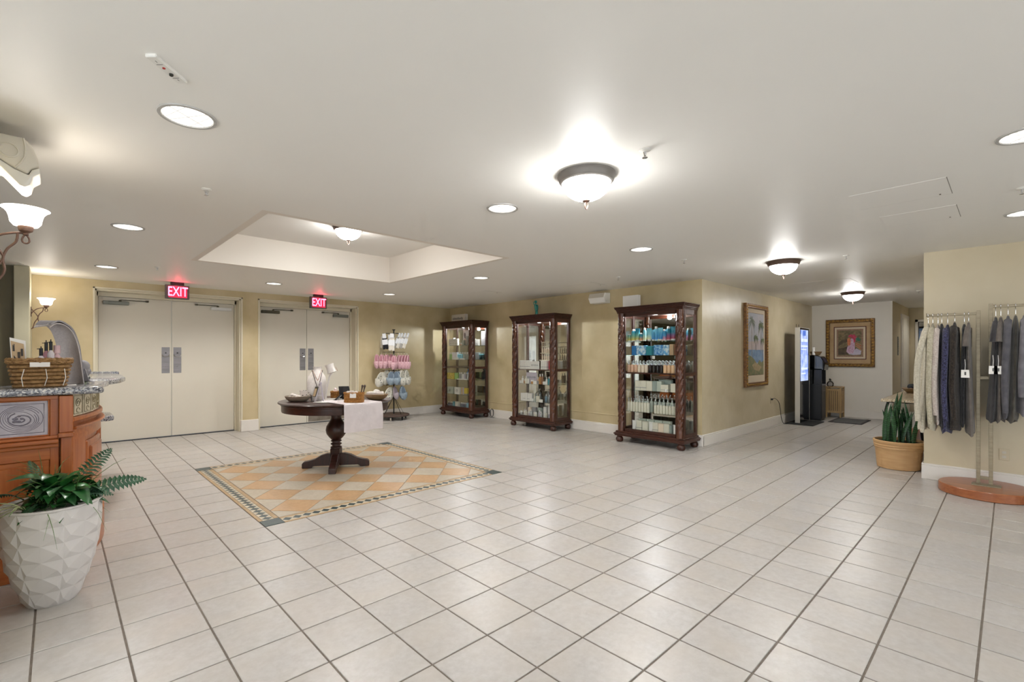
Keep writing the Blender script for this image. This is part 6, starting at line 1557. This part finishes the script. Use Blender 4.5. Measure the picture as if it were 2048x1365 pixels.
cloth('knit_cream', 'cdc6b4', 'b8b09c', 60); cloth('knit_beige', 'c0b9a4', 'a9a18a', 60); cloth('knit_blush', 'c9bfb6', 'b4a49c', 70); cloth('cloth_black', '17161b', '232128', 30); cloth('tweed_navy', '1a1a26', '4a4a70', 90); cloth('tweed_brown', '17120f', '3a3028', 90)
cloth('jersey_taupe', '6e665f', '5e5650', 20, .9, .2); cloth('jersey_charcoal', '3c3a3c', '323033', 20, .9, .2); cloth('jersey_grey', '5c5a5f', '4e4c52', 20, .9, .2); cloth('jersey_lightgrey', '77747a', '68656b', 20, .9, .2); cloth('jersey_olive', '57524a', '48443d', 20, .9, .2)
def garment(y, zbar, ztop, zhem, m, lb, name, cat, ty=.020, by=.042, wx=.20, drift=0., sleeve='long', bulge=0., tagged=False, seed=0, slen=.62):
    X = 5.06 + RX
    t = thing(name, lb, cat, (X, y, 0), 0, 'clothes hanging on the rack')
    Rg = random.Random(seed); ph = Rg.uniform(0, 6)
    n = 28; L_ = ztop - zhem; rows = []
    for f, hx, hy in ((0, .045, .008), (.02, .075, .012), (.05, .14, .016), (.085, wx * .92, ty), (.14, wx, ty * 1.15), (.25, wx * 1.0, ty * 1.3), (.40, wx * .98, ty * 1.3 + (by - ty) * .3), (.55, wx, ty + (by - ty) * .55), (.70, wx * 1.03, ty + (by - ty) * .75), (.85, wx * 1.05, by * .95), (.97, wx * 1.07, by), (1.0, wx * 1.06, by * .92)):
        row = []
        for k in range(n):
            a = 2 * pi * k / n
            rip = 1 + .30 * f * sin(5 * a + ph + 2 * f) + .12 * f * sin(9 * a + ph)
            row.append((hx * cos(a), drift * f * f + hy * sin(a) * rip + .010 * f * sin(3 * cos(a) + ph), ztop - L_ * f + (.018 * f * sin(3 * a + ph) if f > .9 else 0)))
        rows.append(row)
    MB().loft(list(reversed(rows))).build('body', m, t, smooth=True)
    for s in (-1, 1):
        if sleeve == 'long':
            P = smoothpath([(s * wx * .72, 0, ztop - .055), (s * (wx + .02), bulge * .3, ztop - .14), (s * (wx + .045), bulge * .9 + .004, ztop - .36), (s * (wx + .03), bulge + .012, ztop - .36 - (slen - .36) * .5), (s * (wx + .02), drift * .7 + bulge * .5, ztop - slen)], 5)
            MB().tube(P, [.030 - .008 * k / (len(P) - 1) for k in range(len(P))], 10, flat=.95).build('sleeve', m, t, smooth=True)
        elif sleeve == 'short':
            P = smoothpath([(s * wx * .7, 0, ztop - .055), (s * (wx + .025), .008, ztop - .15), (s * (wx + .04), .012, ztop - .235)], 4)
            MB().tube(P, [.028 + .010 * k / (len(P) - 1) for k in range(len(P))], 10, flat=.7).build('sleeve', m, t, smooth=True)
    # hanger: hook over the bar and the shoulder arms
    hk = MB().tube(smoothpath([(-.10, 0, ztop - .05), (0, 0, ztop + .012), (.10, 0, ztop - .05)]), .004, 6)
    hk.tube(smoothpath([(0, 0, ztop + .01), (0, 0, zbar - .03), (.016, 0, zbar - .008), (.016, 0, zbar + .012), (0, 0, zbar + .022), (-.016, 0, zbar + .012), (-.017, 0, zbar - .002)]), .0022, 6)
    hk.build('hanger', 'chrome', t, smooth=True)
    if tagged:
        tz = ztop - .46
        MB().tube([(-wx - .045, .015, tz + .10), (-wx - .05, .012, tz + .05), (-wx - .05, .014, tz + .0)], .0022, 5).build('tag_string', 'paper_white', t)
        MB().ext([(-wx - .052, -.018, tz - .075), (-wx - .052, .042, tz - .075), (-wx - .052, .040, tz), (-wx - .052, -.014, tz)], (-.003, 0, 0)).build('price_tag', 'paper_white', t)
        MB().ext([(-wx - .0555, .006, tz - .05), (-wx - .0555, .018, tz - .05), (-wx - .0555, .018, tz - .02), (-wx - .0555, .006, tz - .02)], (-.0006, 0, 0)).build('tag_print', 'print_grey', t)
    return t
ZA, ZB = 1.746, 1.806
garment(-1.443, ZA, 1.655, .575, 'knit_cream', 'leftmost cream knit cardigan with a bent sleeve on the clothes rack', 'knit_cardigan', 'sweater', .020, .034, .20, .045, 'long', .055, seed=1, slen=.98)
garment(-1.478, ZA, 1.655, .60, 'knit_beige', 'beige knit cardigan, second from the left on the clothes rack', 'knit_cardigan', 'sweater', .016, .036, .205, .0, 'long', .0, seed=2, slen=1.0)
garment(-1.517, ZA, 1.645, .665, 'knit_blush', 'pale blush fuzzy cardigan, third from the left on the rack', 'knit_cardigan', 'sweater', .016, .026, .20, .0, 'long', .0, seed=3, slen=.9)
garment(-1.545, ZA, 1.655, .62, 'cloth_black', 'thin black top between the blush and the navy cardigans', 'black_blouse', 'top', .012, .024, .19, -.01, 'none', seed=4)
garment(-1.588, ZA, 1.645, .575, 'tweed_navy', 'navy tweed cardigan in the middle of the left rack arm', 'tweed_cardigan', 'sweater', .020, .036, .20, .0, 'long', .0, seed=5, slen=.95)
garment(-1.640, ZA, 1.665, .615, 'tweed_brown', 'black-brown tweed cardigan right of the navy one', 'tweed_cardigan', 'sweater', .024, .040, .20, -.01, 'long', -.004, seed=6, slen=.96)
garment(-1.708, ZA, 1.645, .655, 'cloth_black', 'narrow black dress beside the taupe one on the left rack arm', 'black_dress', 'dress', .012, .022, .17, .01, 'none', seed=7)
garment(-1.738, ZA, 1.66, .575, 'jersey_taupe', 'taupe short-sleeved dress with a white tag beside the left rack post', 'jersey_dress', 'dress', .014, .032, .19, -.015, 'short', tagged=True, seed=8)
garment(-1.922, ZB, 1.70, .72, 'jersey_charcoal', 'charcoal short-sleeved dress with a white tag beside the right rack post', 'jersey_dress', 'dress', .016, .030, .19, .02, 'short', tagged=True, seed=9)
garment(-1.955, ZB, 1.70, .72, 'jersey_taupe', 'grey-taupe short-sleeved dress with a tag, second on the right rack arm', 'jersey_dress', 'dress', .016, .030, .19, .0, 'short', tagged=True, seed=10)
garment(-2.002, ZB, 1.71, .76, 'jersey_grey', 'grey long-sleeved top, third on the right rack arm', 'long_sleeve_top', 'top', .022, .036, .20, .015, 'long', .01, seed=11, slen=.9)
garment(-2.050, ZB, 1.71, .73, 'jersey_olive', 'dark olive-grey long top, fourth on the right rack arm', 'long_sleeve_top', 'top', .020, .034, .20, .02, 'none', seed=12)
garment(-2.105, ZB, 1.71, .80, 'jersey_lightgrey', 'light grey hooded top, fifth on the right rack arm', 'long_sleeve_top', 'top', .022, .034, .20, .02, 'long', .01, seed=13, slen=.75)
garment(-2.150, ZB, 1.70, .78, 'cloth_black', 'black top cut by the right edge of the photo', 'black_blouse', 'top', .018, .034, .20, .0, 'none', seed=14)
garment(-2.20, ZB, 1.70, .77, 'jersey_charcoal', 'charcoal top past the right edge of the photo', 'long_sleeve_top', 'top', .018, .034, .20, .0, 'none', seed=15)
t = thing('wall_outlet', 'beige wall outlet low on the wall behind the clothes rack', 'outlet', (XW, -1.975, .35), 0)
MB().box(-.006, 0, -.036, .036, -.058, .058).build('cover_plate', 'wall_plaster_right', t, bevel=.003)
for z in (-.022, .022): MB().box(-.008, -.005, -.014, .014, z - .012, z + .012).build('socket', 'beige_plastic', t)
